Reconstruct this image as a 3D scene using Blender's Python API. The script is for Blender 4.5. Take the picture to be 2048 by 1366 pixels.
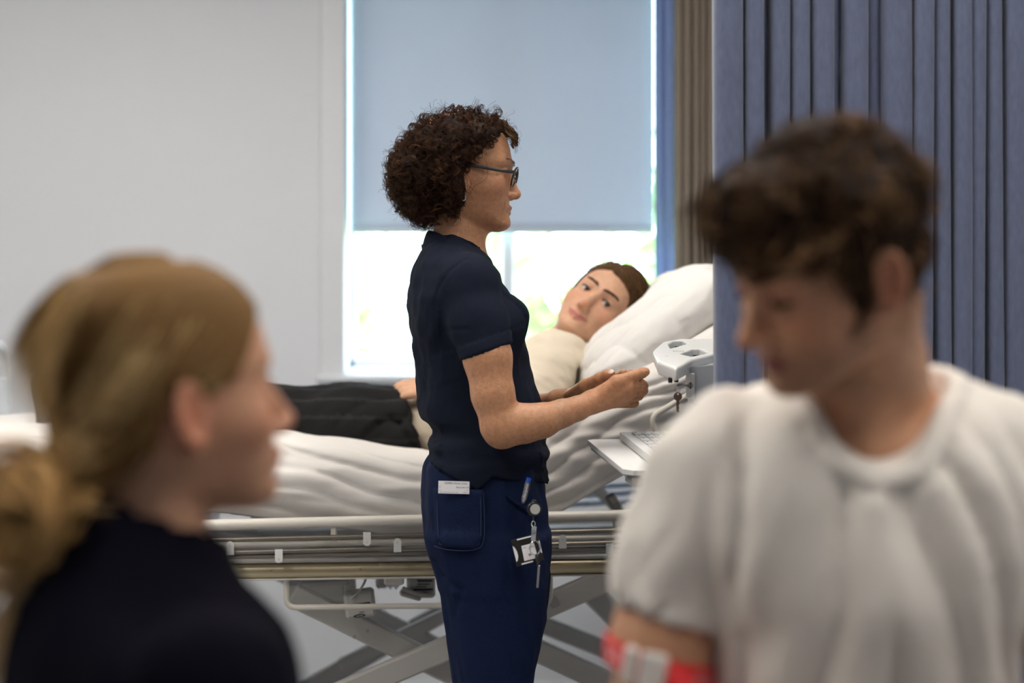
import bpy, math, random
import numpy as np
from mathutils import Vector, Matrix
for _o in list(bpy.data.objects):
    bpy.data.objects.remove(_o, do_unlink=True)
random.seed(7)
rng = np.random.default_rng(11)
scene = bpy.context.scene
COL = scene.collection
# ------------------------------------------------------------------ camera
F = 2844.0            # focal length in pixels of the 2048 wide frame (50 mm on 36 mm)
CZ = 1.2
cam_d = bpy.data.cameras.new('camera'); cam = bpy.data.objects.new('camera', cam_d); COL.objects.link(cam)
cam.location = (0, 0, CZ); cam.rotation_euler = (math.radians(90), 0, 0)
cam_d.lens = 50.0; cam_d.sensor_width = 36.0; cam_d.clip_start = 0.05; cam_d.clip_end = 200
cam_d.dof.use_dof = True; cam_d.dof.focus_distance = 2.70; cam_d.dof.aperture_fstop = 1.75
scene.camera = cam
# ------------------------------------------------------------------ world, sun, exposure
world = bpy.data.worlds.new('daylight'); scene.world = world; world.use_nodes = True
_bg = world.node_tree.nodes['Background']
_bg.inputs[0].default_value = (0.66, 0.83, 1.0, 1); _bg.inputs[1].default_value = 13.0
_sun = bpy.data.lights.new('sun', 'SUN'); _sun.energy = 16.0; _sun.color = (1.0, 0.95, 0.86); _sun.angle = 0.02
sun = bpy.data.objects.new('sun', _sun); COL.objects.link(sun); sun.location = (-3, -4, 12)
sun.rotation_euler = (math.radians(42), 0, math.radians(-24))
scene.view_settings.view_transform = 'Standard'; scene.view_settings.look = 'None'
scene.view_settings.exposure = 0.0; scene.view_settings.gamma = 1.0; scene.view_settings.use_curve_mapping = False
PANEL = 13.5           # radiance of the ceiling light panels
# ------------------------------------------------------------------ helpers: objects
def W(px, py, Y):     # photo pixel + distance -> point in the room
    return np.array([(px - 1024.0) / F * Y, Y, CZ - (py - 683.0) / F * Y])
OFF = {}
def props(o, label=None, cat=None, group=None, kind=None):
    if label: o['label'] = label
    if cat: o['category'] = cat
    if group: o['group'] = group
    if kind: o['kind'] = kind
    return o
def empty(name, loc, label=None, cat=None, group=None, kind=None):
    o = bpy.data.objects.new(name, None); COL.objects.link(o); o.location = loc
    o.empty_display_size = 0.1
    OFF[o.name] = np.array(loc, float)
    return props(o, label, cat, group, kind)
def mesh_data(name, V, Fc, smooth=True, col=None):
    V = np.asarray(V, np.float32); me = bpy.data.meshes.new(name)
    if isinstance(Fc, np.ndarray):
        n, k = Fc.shape
        me.vertices.add(len(V)); me.vertices.foreach_set('co', V.ravel())
        me.loops.add(n * k); me.loops.foreach_set('vertex_index', Fc.astype(np.int32).ravel())
        me.polygons.add(n); me.polygons.foreach_set('loop_start', np.arange(0, n * k, k, dtype=np.int32))
        me.update(calc_edges=True); me.validate()
    else:
        me.from_pydata([tuple(map(float, v)) for v in V], [], [tuple(int(i) for i in f) for f in Fc]); me.update()
    me.polygons.foreach_set('use_smooth', np.full(len(me.polygons), smooth))
    if col is not None:
        a = me.color_attributes.new('Col', 'FLOAT_COLOR', 'POINT')
        c = np.ones((len(V), 4), np.float32); c[:, :3] = col; a.data.foreach_set('color', c.ravel())
    return me
def mk(name, V, Fc, mat, parent=None, smooth=True, col=None, label=None, cat=None, group=None, kind=None, autosmooth=None):
    V = np.array(V, float)
    if parent is not None: off = OFF[parent.name]
    else:
        lo = V.min(0); hi = V.max(0); off = np.array([(lo[0]+hi[0])/2, (lo[1]+hi[1])/2, lo[2]])
    me = mesh_data(name, V - off, Fc, smooth, col)
    if mat: me.materials.append(mat)
    o = bpy.data.objects.new(name, me); COL.objects.link(o)
    OFF[o.name] = off
    if parent is not None: o.parent = parent
    else: o.location = off
    if autosmooth is not None and smooth:
        me.set_sharp_from_angle(angle=math.radians(autosmooth))
    return props(o, label, cat, group, kind)
class MB:             # a bag of shapes that becomes ONE mesh
    def __init__(s): s.v = []; s.f = []; s.n = 0
    def add(s, V, Fc):
        V = np.asarray(V, float); s.v.append(V); s.f += [tuple(i + s.n for i in f) for f in Fc]; s.n += len(V); return s
    def box(s, c, d, R=None, bev=0.0):
        d = np.asarray(d, float) / 2; b = min(bev, *(d * 0.95)) if bev else 0
        pts = []; 
        if not b:
            P = np.array([[x, y, z] for x in (-1, 1) for y in (-1, 1) for z in (-1, 1)]) * d
            Fc = [(0,1,3,2),(4,6,7,5),(0,4,5,1),(2,3,7,6),(0,2,6,4),(1,5,7,3)]
        else:
            P = []; ix = {}
            for sx in (-1,1):
                for sy in (-1,1):
                    for sz in (-1,1):
                        for a in range(3):
                            p = np.array([sx*(d[0]-b), sy*(d[1]-b), sz*(d[2]-b)]); p[a] += (sx,sy,sz)[a]*b
                            ix[(sx,sy,sz,a)] = len(P); P.append(p)
            P = np.array(P); Fc = []
            for a in range(3):
                o1, o2 = [(1,2),(2,0),(0,1)][a]
                for s_ in (-1,1):
                    q = []
                    for (u, w) in ((-1,-1),(1,-1),(1,1),(-1,1)):
                        t = [0,0,0]; t[a] = s_; t[o1] = u; t[o2] = w; q.append(ix[(*t, a)])
                    Fc.append(tuple(q) if s_ > 0 else tuple(q[::-1]))
                for u in (-1,1):
                    for w in (-1,1):
                        t0=[0,0,0]; t1=[0,0,0]; t0[a]=-1; t1[a]=1
                        for t in (t0,t1): t[o1]=u; t[o2]=w
                        q=(ix[(*t0,o1)],ix[(*t1,o1)],ix[(*t1,o2)],ix[(*t0,o2)])
                        Fc.append(q if u*w>0 else q[::-1])
            for sx in (-1,1):
                for sy in (-1,1):
                    for sz in (-1,1):
                        q=tuple(ix[(sx,sy,sz,a)] for a in range(3)); Fc.append(q if sx*sy*sz>0 else q[::-1])
        if R is not None: P = P @ np.asarray(R).T
        return s.add(P + np.asarray(c, float), Fc)
    def tube(s, pts, r, n=10, closed=False, caps=True, flat=None):
        pts = np.asarray(pts, float); k = len(pts); r = np.broadcast_to(np.asarray(r, float), (k,))
        if closed: T = np.roll(pts, -1, 0) - np.roll(pts, 1, 0)
        else: T = np.gradient(pts, axis=0)
        T /= np.linalg.norm(T, axis=1, keepdims=True) + 1e-12
        ref = np.array([0, 0, 1.0]) if abs(T[0][2]) < 0.9 else np.array([0, 1.0, 0])
        u = np.cross(T[0], ref); u /= np.linalg.norm(u); V = []
        for i in range(k):
            u = u - T[i] * np.dot(u, T[i]); u /= np.linalg.norm(u) + 1e-12; w = np.cross(T[i], u)
            a = np.arange(n) * 2 * np.pi / n
            fw, fu = (1, 1) if flat is None else flat
            V.append(pts[i] + r[i] * (np.cos(a)[:, None] * u * fu + np.sin(a)[:, None] * w * fw))
        Fc = []
        for i in range(k if closed else k - 1):
            j = (i + 1) % k
            for q in range(n): Fc.append((i*n+q, i*n+(q+1) % n, j*n+(q+1) % n, j*n+q))
        if caps and not closed: Fc.append(tuple(range(n))[::-1]); Fc.append(tuple((k-1)*n+q for q in range(n)))
        return s.add(np.concatenate(V), Fc)
    def prism(s, poly, h, origin, ex, ey):      # extrude a 2D outline along ex x ey
        ex = np.asarray(ex, float); ey = np.asarray(ey, float); ez = np.cross(ex, ey); o = np.asarray(origin, float)
        b = np.array([o + ex*x + ey*y for x, y in poly]); n = len(b)
        V = np.concatenate([b, b + ez * h]); Fc = [tuple(range(n))[::-1], tuple(range(n, 2*n))]
        for i in range(n): Fc.append((i, (i+1) % n, n+(i+1) % n, n+i))
        return s.add(V, Fc)
    def build(s, name, mat, parent=None, smooth=False, **kw):
        if smooth and 'autosmooth' not in kw: kw['autosmooth'] = 35
        return mk(name, np.concatenate(s.v), s.f, mat, parent, smooth, **kw)
def rotm(yaw, pitch=0, roll=0):
    a, b, c = map(math.radians, (yaw, pitch, roll))
    Z = np.array([[math.cos(a), -math.sin(a), 0], [math.sin(a), math.cos(a), 0], [0, 0, 1]])
    X = np.array([[1, 0, 0], [0, math.cos(b), -math.sin(b)], [0, math.sin(b), math.cos(b)]])
    Y = np.array([[math.cos(c), 0, math.sin(c)], [0, 1, 0], [-math.sin(c), 0, math.cos(c)]])
    return Z @ X @ Y
def spline(P, n):     # Catmull-Rom through points
    P = np.asarray(P, float); k = len(P); t = np.linspace(0, k - 1 - 1e-9, n); i = t.astype(int); f = (t - i)[:, None]
    p0 = P[np.maximum(i-1, 0)]; p1 = P[i]; p2 = P[np.minimum(i+1, k-1)]; p3 = P[np.minimum(i+2, k-1)]
    return 0.5*((2*p1)+(-p0+p2)*f+(2*p0-5*p1+4*p2-p3)*f*f+(-p0+3*p1-3*p2+p3)*f**3)
def fillet(P, r, n=6):
    P = [np.asarray(p, float) for p in P]; out = [P[0]]
    for i in range(1, len(P)-1):
        a = P[i-1]-P[i]; b = P[i+1]-P[i]; la = np.linalg.norm(a); lb = np.linalg.norm(b); d = min(r, la*.45, lb*.45)
        A = P[i]+a/la*d; B = P[i]+b/lb*d
        for t in np.linspace(0, 1, n): out.append((1-t)**2*A+2*t*(1-t)*P[i]+t*t*B)
    out.append(P[-1]); return np.array(out)
def text_mesh(name, body, size, origin, ex, ey, mat, parent, lift=0.0004, align='LEFT'):
    cu = bpy.data.curves.new('t', 'FONT'); cu.body = body; cu.size = size; cu.align_x = align; cu.resolution_u = 2
    t = bpy.data.objects.new('t', cu); COL.objects.link(t)
    dg = bpy.context.evaluated_depsgraph_get(); me = bpy.data.meshes.new_from_object(t.evaluated_get(dg))
    v = np.array([w.co[:] for w in me.vertices]) if len(me.vertices) else np.zeros((0, 3)); fc = [tuple(p.vertices) for p in me.polygons]
    bpy.data.objects.remove(t, do_unlink=True); bpy.data.curves.remove(cu); bpy.data.meshes.remove(me)
    ex = np.asarray(ex, float); ey = np.asarray(ey, float); ex = ex/np.linalg.norm(ex); ey = ey/np.linalg.norm(ey); ez = np.cross(ex, ey)
    P = np.asarray(origin) + v[:, :1]*ex + v[:, 1:2]*ey + ez*lift
    return mk(name, P, fc, mat, parent, False)
# ------------------------------------------------------------------ helpers: materials
MATS = {}
def M(name, col, rough=0.6, metal=0.0, var=0.0, vscale=8.0, bump=0.0, bscale=60.0, spec=0.5, sss=0.0, sheen=0.0,
      vcol=False, stretch=None, weave=0.0, wscale=900.0, coat=0.0, transl=0.0):
    m = bpy.data.materials.new(name); m.use_nodes = True; nt = m.node_tree; N = nt.nodes; Lk = nt.links
    b = N['Principled BSDF']; b.inputs['Roughness'].default_value = rough; b.inputs['Metallic'].default_value = metal
    b.inputs['Specular IOR Level'].default_value = spec; b.inputs['Coat Weight'].default_value = coat
    if sheen: b.inputs['Sheen Weight'].default_value = sheen; b.inputs['Sheen Roughness'].default_value = 0.5
    if sss:
        b.inputs['Subsurface Weight'].default_value = sss; b.inputs['Subsurface Radius'].default_value = (1.0, 0.35, 0.18); b.inputs['Subsurface Scale'].default_value = 0.006
    tc = N.new('ShaderNodeTexCoord'); mp = N.new('ShaderNodeMapping'); Lk.new(tc.outputs['Object'], mp.inputs[0])
    if stretch: mp.inputs['Scale'].default_value = stretch
    src = None
    if vcol:
        at = N.new('ShaderNodeAttribute'); at.attribute_name = 'Col'; src = at.outputs['Color']
    if var:
        nz = N.new('ShaderNodeTexNoise'); nz.inputs['Scale'].default_value = vscale; nz.inputs['Detail'].default_value = 4; Lk.new(mp.outputs[0], nz.inputs[0])
        mr = N.new('ShaderNodeMapRange'); mr.inputs[1].default_value = 0.3; mr.inputs[2].default_value = 0.7; mr.inputs[3].default_value = 1-var; mr.inputs[4].default_value = 1+var
        Lk.new(nz.outputs[0], mr.inputs[0])
        mx = N.new('ShaderNodeVectorMath'); mx.operation = 'SCALE'
        if src is not None: Lk.new(src, mx.inputs[0])
        else: mx.inputs[0].default_value = col
        Lk.new(mr.outputs[0], mx.inputs['Scale']); src = mx.outputs[0]
    if src is not None: Lk.new(src, b.inputs['Base Color'])
    else: b.inputs['Base Color'].default_value = (*col, 1)
    h = None
    if bump:
        n2 = N.new('ShaderNodeTexNoise'); n2.inputs['Scale'].default_value = bscale; n2.inputs['Detail'].default_value = 3; Lk.new(mp.outputs[0], n2.inputs[0])
        bp = N.new('ShaderNodeBump'); bp.inputs['Strength'].default_value = bump; bp.inputs['Distance'].default_value = 0.004; Lk.new(n2.outputs[0], bp.inputs['Height']); h = bp
    if weave:
        w1 = N.new('ShaderNodeTexNoise'); w1.inputs['Scale'].default_value = wscale; Lk.new(tc.outputs['Object'], w1.inputs[0])
        b2 = N.new('ShaderNodeBump'); b2.inputs['Strength'].default_value = weave; b2.inputs['Distance'].default_value = 0.001; Lk.new(w1.outputs[0], b2.inputs['Height'])
        if h: Lk.new(h.outputs[0], b2.inputs['Normal'])
        h = b2
    if h: Lk.new(h.outputs[0], b.inputs['Normal'])
    if transl:
        tr = N.new('ShaderNodeBsdfTranslucent'); ms = N.new('ShaderNodeMixShader'); ms.inputs[0].default_value = transl
        if src is not None: Lk.new(src, tr.inputs[0])
        else: tr.inputs[0].default_value = (*col, 1)
        Lk.new(b.outputs[0], ms.inputs[1]); Lk.new(tr.outputs[0], ms.inputs[2]); Lk.new(ms.outputs[0], N['Material Output'].inputs[0])
    MATS[name] = m; return m
def glass_mat(name, tint=(1, 1, 1), refl=0.06):
    m = bpy.data.materials.new(name); m.use_nodes = True; nt = m.node_tree; N = nt.nodes; N.remove(N['Principled BSDF'])
    t = N.new('ShaderNodeBsdfTransparent'); t.inputs[0].default_value = (*tint, 1); g = N.new('ShaderNodeBsdfGlossy'); g.inputs['Roughness'].default_value = 0.02
    x = N.new('ShaderNodeMixShader'); x.inputs[0].default_value = refl
    nt.links.new(t.outputs[0], x.inputs[1]); nt.links.new(g.outputs[0], x.inputs[2]); nt.links.new(x.outputs[0], N['Material Output'].inputs[0]); return m
def emit_mat(name, col, s):
    m = bpy.data.materials.new(name); m.use_nodes = True; N = m.node_tree.nodes; N.remove(N['Principled BSDF'])
    e = N.new('ShaderNodeEmission'); e.inputs[0].default_value = (*col, 1); e.inputs[1].default_value = s
    m.node_tree.links.new(e.outputs[0], N['Material Output'].inputs[0]); return m
def fold_mat(name, col, **kw): return M(name, col, rough=0.85, spec=0.2, **kw)
wall_m = M('wall_paint', (0.68, 0.70, 0.74), 0.7, var=0.012, vscale=2.0, bump=0.05, bscale=220)
trim_m = M('trim_paint', (0.69, 0.71, 0.745), 0.45, var=0.01)
ceil_m = M('ceiling_paint', (0.82, 0.82, 0.81), 0.8, var=0.01)
floor_m = M('vinyl_floor', (0.36, 0.36, 0.37), 0.45, var=0.06, vscale=30)
white_pvc = M('white_window_frame', (0.78, 0.81, 0.85), 0.35, var=0.01)
wmetal = M('warm_white_metal', (0.66, 0.63, 0.57), 0.38, var=0.02)
gmetal = M('grey_metal', (0.42, 0.41, 0.39), 0.42, var=0.03)
lgmetal = M('light_grey_metal', (0.56, 0.54, 0.51), 0.40, var=0.03)
champ = M('champagne_aluminium', (0.50, 0.43, 0.29), 0.33, metal=0.75, var=0.02)
bronze = M('brushed_bar', (0.25, 0.225, 0.19), 0.34, metal=0.8, var=0.03)
chrome = M('chrome', (0.75, 0.75, 0.75), 0.18, metal=1.0, var=0.02)
steel = M('dull_steel', (0.45, 0.43, 0.41), 0.35, metal=0.9, var=0.05)
dark_pl = M('dark_plastic', (0.02, 0.02, 0.022), 0.4, var=0.05)
black_pl = M('black_plastic', (0.012, 0.012, 0.013), 0.3, var=0.05)
white_pl = M('white_plastic', (0.74, 0.75, 0.75), 0.32, var=0.01)
grey_pl = M('grey_plastic', (0.50, 0.49, 0.46), 0.5, var=0.03)
sheet_m = M('white_cotton', (0.73, 0.705, 0.68), 0.9, var=0.012, vscale=14, bump=0.10, bscale=30, spec=0.15, weave=0.1, wscale=500)
pillow_m = M('pillow_cotton', (0.77, 0.755, 0.735), 0.9, var=0.01, bump=0.12, bscale=26, spec=0.15, weave=0.1, wscale=500)
print_m = M('black_print', (0.03, 0.03, 0.035), 0.7, var=0.05)
grey_print = M('grey_print', (0.25, 0.25, 0.27), 0.7, var=0.05)
paper_m = M('white_label', (0.80, 0.80, 0.84), 0.6, var=0.01)
# ------------------------------------------------------------------ helpers: sculpting with distance fields
_prm = np.random.default_rng(5).random(4096).astype(np.float32)
def vnoise(P, s=1.0, seed=0):
    P = np.asarray(P, np.float32) * s; i = np.floor(P).astype(np.int64); f = P - i; f = f*f*(3-2*f)
    def h(a, b, c): return _prm[(a*73856093 ^ b*19349663 ^ c*83492791 ^ (seed*7919)) & 4095]
    x, y, z = i.T; fx, fy, fz = f.T; r = 0
    for dx in (0, 1):
        for dy in (0, 1):
            for dz in (0, 1):
                r = r + h(x+dx, y+dy, z+dz)*(fx if dx else 1-fx)*(fy if dy else 1-fy)*(fz if dz else 1-fz)
    return r*2-1
def fbm(P, s, o=3, seed=0):
    return sum(vnoise(P, s*2**k, seed+k)/2**k for k in range(o))
def ell(P, c, r, R=None):
    q = P - np.asarray(c, P.dtype)
    if R is not None: q = q @ np.asarray(R, P.dtype)
    r = np.asarray(r, P.dtype); a = q/r; k0 = np.sqrt((a*a).sum(1)); b = a/r; k1 = np.sqrt((b*b).sum(1))+1e-9
    return k0*(k0-1)/k1
def rc(P, a, b, ra, rb):
    a = np.asarray(a, P.dtype); d = np.asarray(b, P.dtype)-a; q = P-a; L2 = float((d*d).sum())+1e-12
    t = np.clip(q@d/L2, 0, 1); w = q - t[:, None]*d
    return np.sqrt((w*w).sum(1)) - (ra+(rb-ra)*t)
def chain(P, pts, rad, k=0.003):
    d = None
    for i in range(len(pts)-1):
        e = rc(P, pts[i], pts[i+1], rad[i], rad[i+1]); d = e if d is None else smin(d, e, k)
    return d
def smin(a, b, k):
    h = np.maximum(k-np.abs(a-b), 0)/k; return np.minimum(a, b)-h*h*k*0.25
def smax(a, b, k): return -smin(-a, -b, k)
class Stack:          # loft of elliptical slices along local z: rows (z, x0, x1, y0, y1)
    def __init__(s, rows, n=2.2, fine=160):
        r = np.array(sorted(rows), float); z = np.linspace(r[0, 0], r[-1, 0], fine)
        cols = []
        for j in range(1, 5):     # monotone-ish smooth interpolation
            v = np.interp(z, r[:, 0], r[:, j]); kk = max(3, fine//(len(r)*2))|1
            vp = np.pad(v, kk//2, mode='edge'); v2 = np.convolve(vp, np.ones(kk)/kk, 'valid'); cols.append(v2)
        s.z = z; s.c = cols; s.n = n
    def __call__(s, P, cap=0.006):
        z = P[:, 2]; x0, x1, y0, y1 = [np.interp(z, s.z, c).astype(P.dtype) for c in s.c]
        a = np.maximum((x1-x0)/2, 1e-4); b = np.maximum((y1-y0)/2, 1e-4)
        u = np.abs((P[:, 0]-(x0+x1)/2)/a)+1e-9; w = np.abs((P[:, 1]-(y0+y1)/2)/b)+1e-9
        n = s.n; k0 = (u**n+w**n)**(1/n); g = k0**(1-n)*np.sqrt((u**(n-1)/a)**2+(w**(n-1)/b)**2)+1e-9
        d = (k0-1)/g
        return smax(smax(d, z-s.z[-1], cap), s.z[0]-z, cap)
def sculpt(f, lo, hi, h, B=8, project=1):
    lo = np.asarray(lo, np.float32); hi = np.asarray(hi, np.float32); nb = np.ceil((hi-lo)/(h*B)).astype(int); n = nb*B+1
    bc = np.stack(np.meshgrid(*[lo[i]+h*B*(np.arange(nb[i])+.5) for i in range(3)], indexing='ij'), -1).reshape(-1, 3).astype(np.float32)
    db = f(bc).reshape(nb); act = np.abs(db) < h*B*1.35
    V = np.repeat(np.repeat(np.repeat(np.where(db < 0, -1., 1.).astype(np.float32), B, 0), B, 1), B, 2)
    V = np.pad(V, ((0, 1),)*3, mode='edge'); m = np.pad(np.repeat(np.repeat(np.repeat(act, B, 0), B, 1), B, 2), ((0, 1),)*3, mode='edge')
    ii = np.argwhere(m); P = lo+ii.astype(np.float32)*h
    out = np.concatenate([f(P[i:i+400000]) for i in range(0, len(P), 400000)]); V[m] = out
    I = V < 0; c = [I[dx:n[0]-1+dx, dy:n[1]-1+dy, dz:n[2]-1+dz] for dx in (0, 1) for dy in (0, 1) for dz in (0, 1)]
    cnt = sum(x.astype(np.int8) for x in c); cells = np.argwhere((cnt > 0) & (cnt < 8)); idx = np.full(cnt.shape, -1, np.int64); idx[tuple(cells.T)] = np.arange(len(cells))
    off = np.array([(dx, dy, dz) for dx in (0, 1) for dy in (0, 1) for dz in (0, 1)]); val = np.stack([V[tuple((cells+o).T)] for o in off], 1)
    acc = np.zeros((len(cells), 3), np.float32); w = np.zeros(len(cells), np.float32)
    for a in range(8):
        for b in range(a+1, 8):
            if np.abs(off[a]-off[b]).sum() != 1: continue
            va, vb = val[:, a], val[:, b]; s = (va < 0) != (vb < 0); t = np.where(s, va/np.where(s, va-vb, 1), 0)[:, None]
            acc += np.where(s[:, None], off[a]+t*(off[b]-off[a]), 0); w += s
    X = lo+h*(cells+acc/w[:, None]); faces = []
    for ax in range(3):
        o1, o2 = (ax+1) % 3, (ax+2) % 3
        sl0 = [slice(1, -1)]*3; sl0[ax] = slice(0, -1); sl1 = [slice(1, -1)]*3; sl1[ax] = slice(1, None)
        A = I[tuple(sl0)]; Bq = I[tuple(sl1)]; e = np.argwhere(A != Bq); base = e+1; base[:, ax] -= 1
        inside = A[tuple(e.T)]; d1 = np.zeros(3, int); d1[o1] = 1; d2 = np.zeros(3, int); d2[o2] = 1
        q = np.stack([idx[tuple((base-d1-d2).T)], idx[tuple((base-d2).T)], idx[tuple(base.T)], idx[tuple((base-d1).T)]], 1)
        q[~inside] = q[~inside][:, ::-1]; faces.append(q)
    Fc = np.concatenate(faces); Fc = Fc[(Fc >= 0).all(1)]
    G = None
    for _ in range(project):
        G = grad(f, X, h*.5); X = X-np.clip(f(X.astype(np.float32)), -h, h)[:, None]*G
    return X.astype(float), Fc
def grad(f, X, e):
    X = X.astype(np.float32); g = np.stack([f(X+np.eye(3, dtype=np.float32)[i]*e)-f(X-np.eye(3, dtype=np.float32)[i]*e) for i in range(3)], 1)
    return g/(np.linalg.norm(g, axis=1, keepdims=True)+1e-9)
def merge(*VF):
    v = []; f = []; n = 0
    for V, Fc in VF: v.append(V); f.append(Fc+n); n += len(V)
    return np.concatenate(v), np.concatenate(f)
def strand_mesh(P, r, col=None, sides=3):      # P (S,K,3) polylines, r (S,K) radii -> tubes
    S, K, _ = P.shape; T = np.gradient(P, axis=1); T /= np.linalg.norm(T, axis=2, keepdims=True)+1e-12
    ref = np.where(np.abs(T[..., 2:]) < .85, np.array([0, 0, 1.0]), np.array([1.0, 0, 0])); u = np.cross(T, ref); u /= np.linalg.norm(u, axis=2, keepdims=True)+1e-12; w = np.cross(T, u)
    a = np.arange(sides)*2*np.pi/sides
    V = P[:, :, None]+r[:, :, None, None]*(np.cos(a)[None, None, :, None]*u[:, :, None]+np.sin(a)[None, None, :, None]*w[:, :, None])
    base = (np.arange(S)[:, None, None]*K+np.arange(K-1)[None, :, None])*sides; q = np.arange(sides)[None, None]; q2 = (q+1) % sides
    Fc = np.stack([base+q, base+q2, base+sides+q2, base+sides+q], -1).reshape(-1, 4)
    C = None if col is None else np.repeat(np.broadcast_to(col[:, None], (S, K, 3)).reshape(S*K, 3), sides, 0)
    return V.reshape(-1, 3), Fc, C
# ================================================================== THE ROOM
XL, XR, YF, YB, ZC = -2.6, 2.3, -1.7, 4.60, 2.8
WX0, WX1, WZ0, WZ1 = -0.540, 0.52, 1.10, 2.52
def struct(name, mb, mat, parent=None, **kw):
    o = mb.build(name, mat, parent, **kw)
    if parent is None: o['kind'] = 'structure'
    return o
struct('floor', MB().box(((XL+XR)/2, (YF+YB)/2, -.05), (XR-XL+.4, YB-YF+.4, .1)), floor_m)
struct('ceiling', MB().box(((XL+XR)/2, (YF+YB)/2, ZC+.05), (XR-XL+.4, YB-YF+.6, .1)), ceil_m)
struct('wall_left', MB().box((XL-.1, (YF+YB)/2, ZC/2), (.2, YB-YF, ZC)), wall_m)
struct('wall_right', MB().box((XR+.1, (YF+YB)/2, ZC/2), (.2, YB-YF, ZC)), wall_m)
struct('wall_front', MB().box(((XL+XR)/2, YF-.1, ZC/2), (XR-XL+.4, .2, ZC)), M('fill_cut_blue_grey', (.28, .31, .36), .7, var=.012, vscale=2))  # unseen wall behind the camera, coloured dark to cut the frontal fill light
wb = MB(); T = .24; yc = YB+T/2
wb.box(((XL+WX0)/2-.1, yc, ZC/2), (WX0-XL+.2, T, ZC)); wb.box(((XR+WX1)/2+.1, yc, ZC/2), (XR-WX1+.2, T, ZC))
wb.box(((WX0+WX1)/2, yc, WZ0/2), (WX1-WX0, T, WZ0)); wb.box(((WX0+WX1)/2, yc, (WZ1+ZC)/2), (WX1-WX0, T, ZC-WZ1))
struct('wall_back', wb, wall_m)
struct('baseboard_back', MB().box((-.15, YB-.009, .05), (XR-XL, .018, .1), bev=.003), trim_m)
# window: casing, sill, frame with mullion, two panes
win = empty('window_1', ((WX0+WX1)/2, YB, WZ0), kind='structure')
cs = MB(); cw = .078
for x in (WX0-cw/2, WX1+cw/2): cs.box((x, YB-.008, (WZ0+WZ1)/2+.02), (cw, .016, WZ1-WZ0+.1), bev=.003)
cs.box(((WX0+WX1)/2, YB-.008, WZ1+cw/2), (WX1-WX0, .016, cw), bev=.003); cs.build('casing', trim_m, win)
sl = MB(); ss = math.atan2(.026, .18); sl.box(((WX0+WX1)/2, YB+.075, WZ0-.004), (WX1-WX0-.004, .21, .022), rotm(0, math.degrees(ss), 0), .003); sl.box(((WX0+WX1)/2, YB-.016, WZ0-.020), (WX1-WX0+2*cw+.02, .034, .024), bev=.005)
sl.build('window_sill', trim_m, win)
fy = YB+.175; fr = MB(); fw = .045; zb = WZ0+.012
for x in (WX0+fw/2-.028, WX1-fw/2+.01): fr.box((x, fy, (zb+WZ1)/2), (fw, .06, WZ1-zb), bev=.004)
for z, h_ in ((zb+.014, .030), (WZ1-.02, .044)): fr.box(((WX0+WX1)/2, fy, z), (WX1-WX0, .06, h_), bev=.004)
fr.build('window_frame', white_pvc, win)
MX = W(1016, 0, fy)[0]
MB().box((MX, fy-.004, (zb+WZ1)/2-.005), (.042, .066, WZ1-zb-.07), bev=.005).build('mullion', white_pvc, win)
pane_m = glass_mat('window_glass')
for x0, x1 in ((WX0+.017, MX-.021), (MX+.021, WX1-.035)):
    MB().box(((x0+x1)/2, fy, (zb+.029+WZ1-.042)/2), (x1-x0, .006, WZ1-zb-.071)).build('pane', pane_m, win)
# roller blind
BX0, BX1 = W(703.5, 0, YB+.1)[0], W(1307, 0, YB+.1)[0]; BZ = W(0, 466, YB+.1)[2]; by = YB+.1
bl = empty('roller_blind', ((BX0+BX1)/2, by, BZ), 'pale blue grey roller blind pulled halfway down over the window', 'roller blind')
blind_m = M('blind_fabric', (0.62, 0.69, 0.80), 0.9, var=0.012, vscale=5, weave=.1, transl=.135)
n = 24; xs = np.linspace(BX0, BX1, n); V = []
for z in np.linspace(BZ+.012, WZ1-.035, 30):
    for x in xs: V.append((x, by+.0015*math.sin(x*9)*math.sin(z*4), z))
Fc = [(j*n+i, j*n+i+1, (j+1)*n+i+1, (j+1)*n+i) for j in range(29) for i in range(n-1)]
fab = mk('blind_fabric', V, Fc, blind_m, bl); sm = fab.modifiers.new('thick', 'SOLIDIFY'); sm.thickness = .0008
MB().box(((BX0+BX1)/2, by, BZ+.007), (BX1-BX0, .009, .016), bev=.003).build('hem_bar', M('blind_bar', (.62, .66, .73), .6, var=.01), bl)
MB().tube([(BX0-.01, by+.012, WZ1-.03), (BX1+.01, by+.012, WZ1-.03)], .02, 14).build('roller', white_pvc, bl, smooth=True)
# daylight enters through the opening
pl = bpy.data.lights.new('window_portal', 'AREA'); pl.shape = 'RECTANGLE'; pl.size = WX1-WX0; pl.size_y = WZ1-WZ0; pl.cycles.is_portal = True
po = bpy.data.objects.new('window_portal', pl); COL.objects.link(po); po.location = ((WX0+WX1)/2, YB+.23, (WZ0+WZ1)/2); po.rotation_euler = (math.radians(-90), 0, 0)
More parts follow.
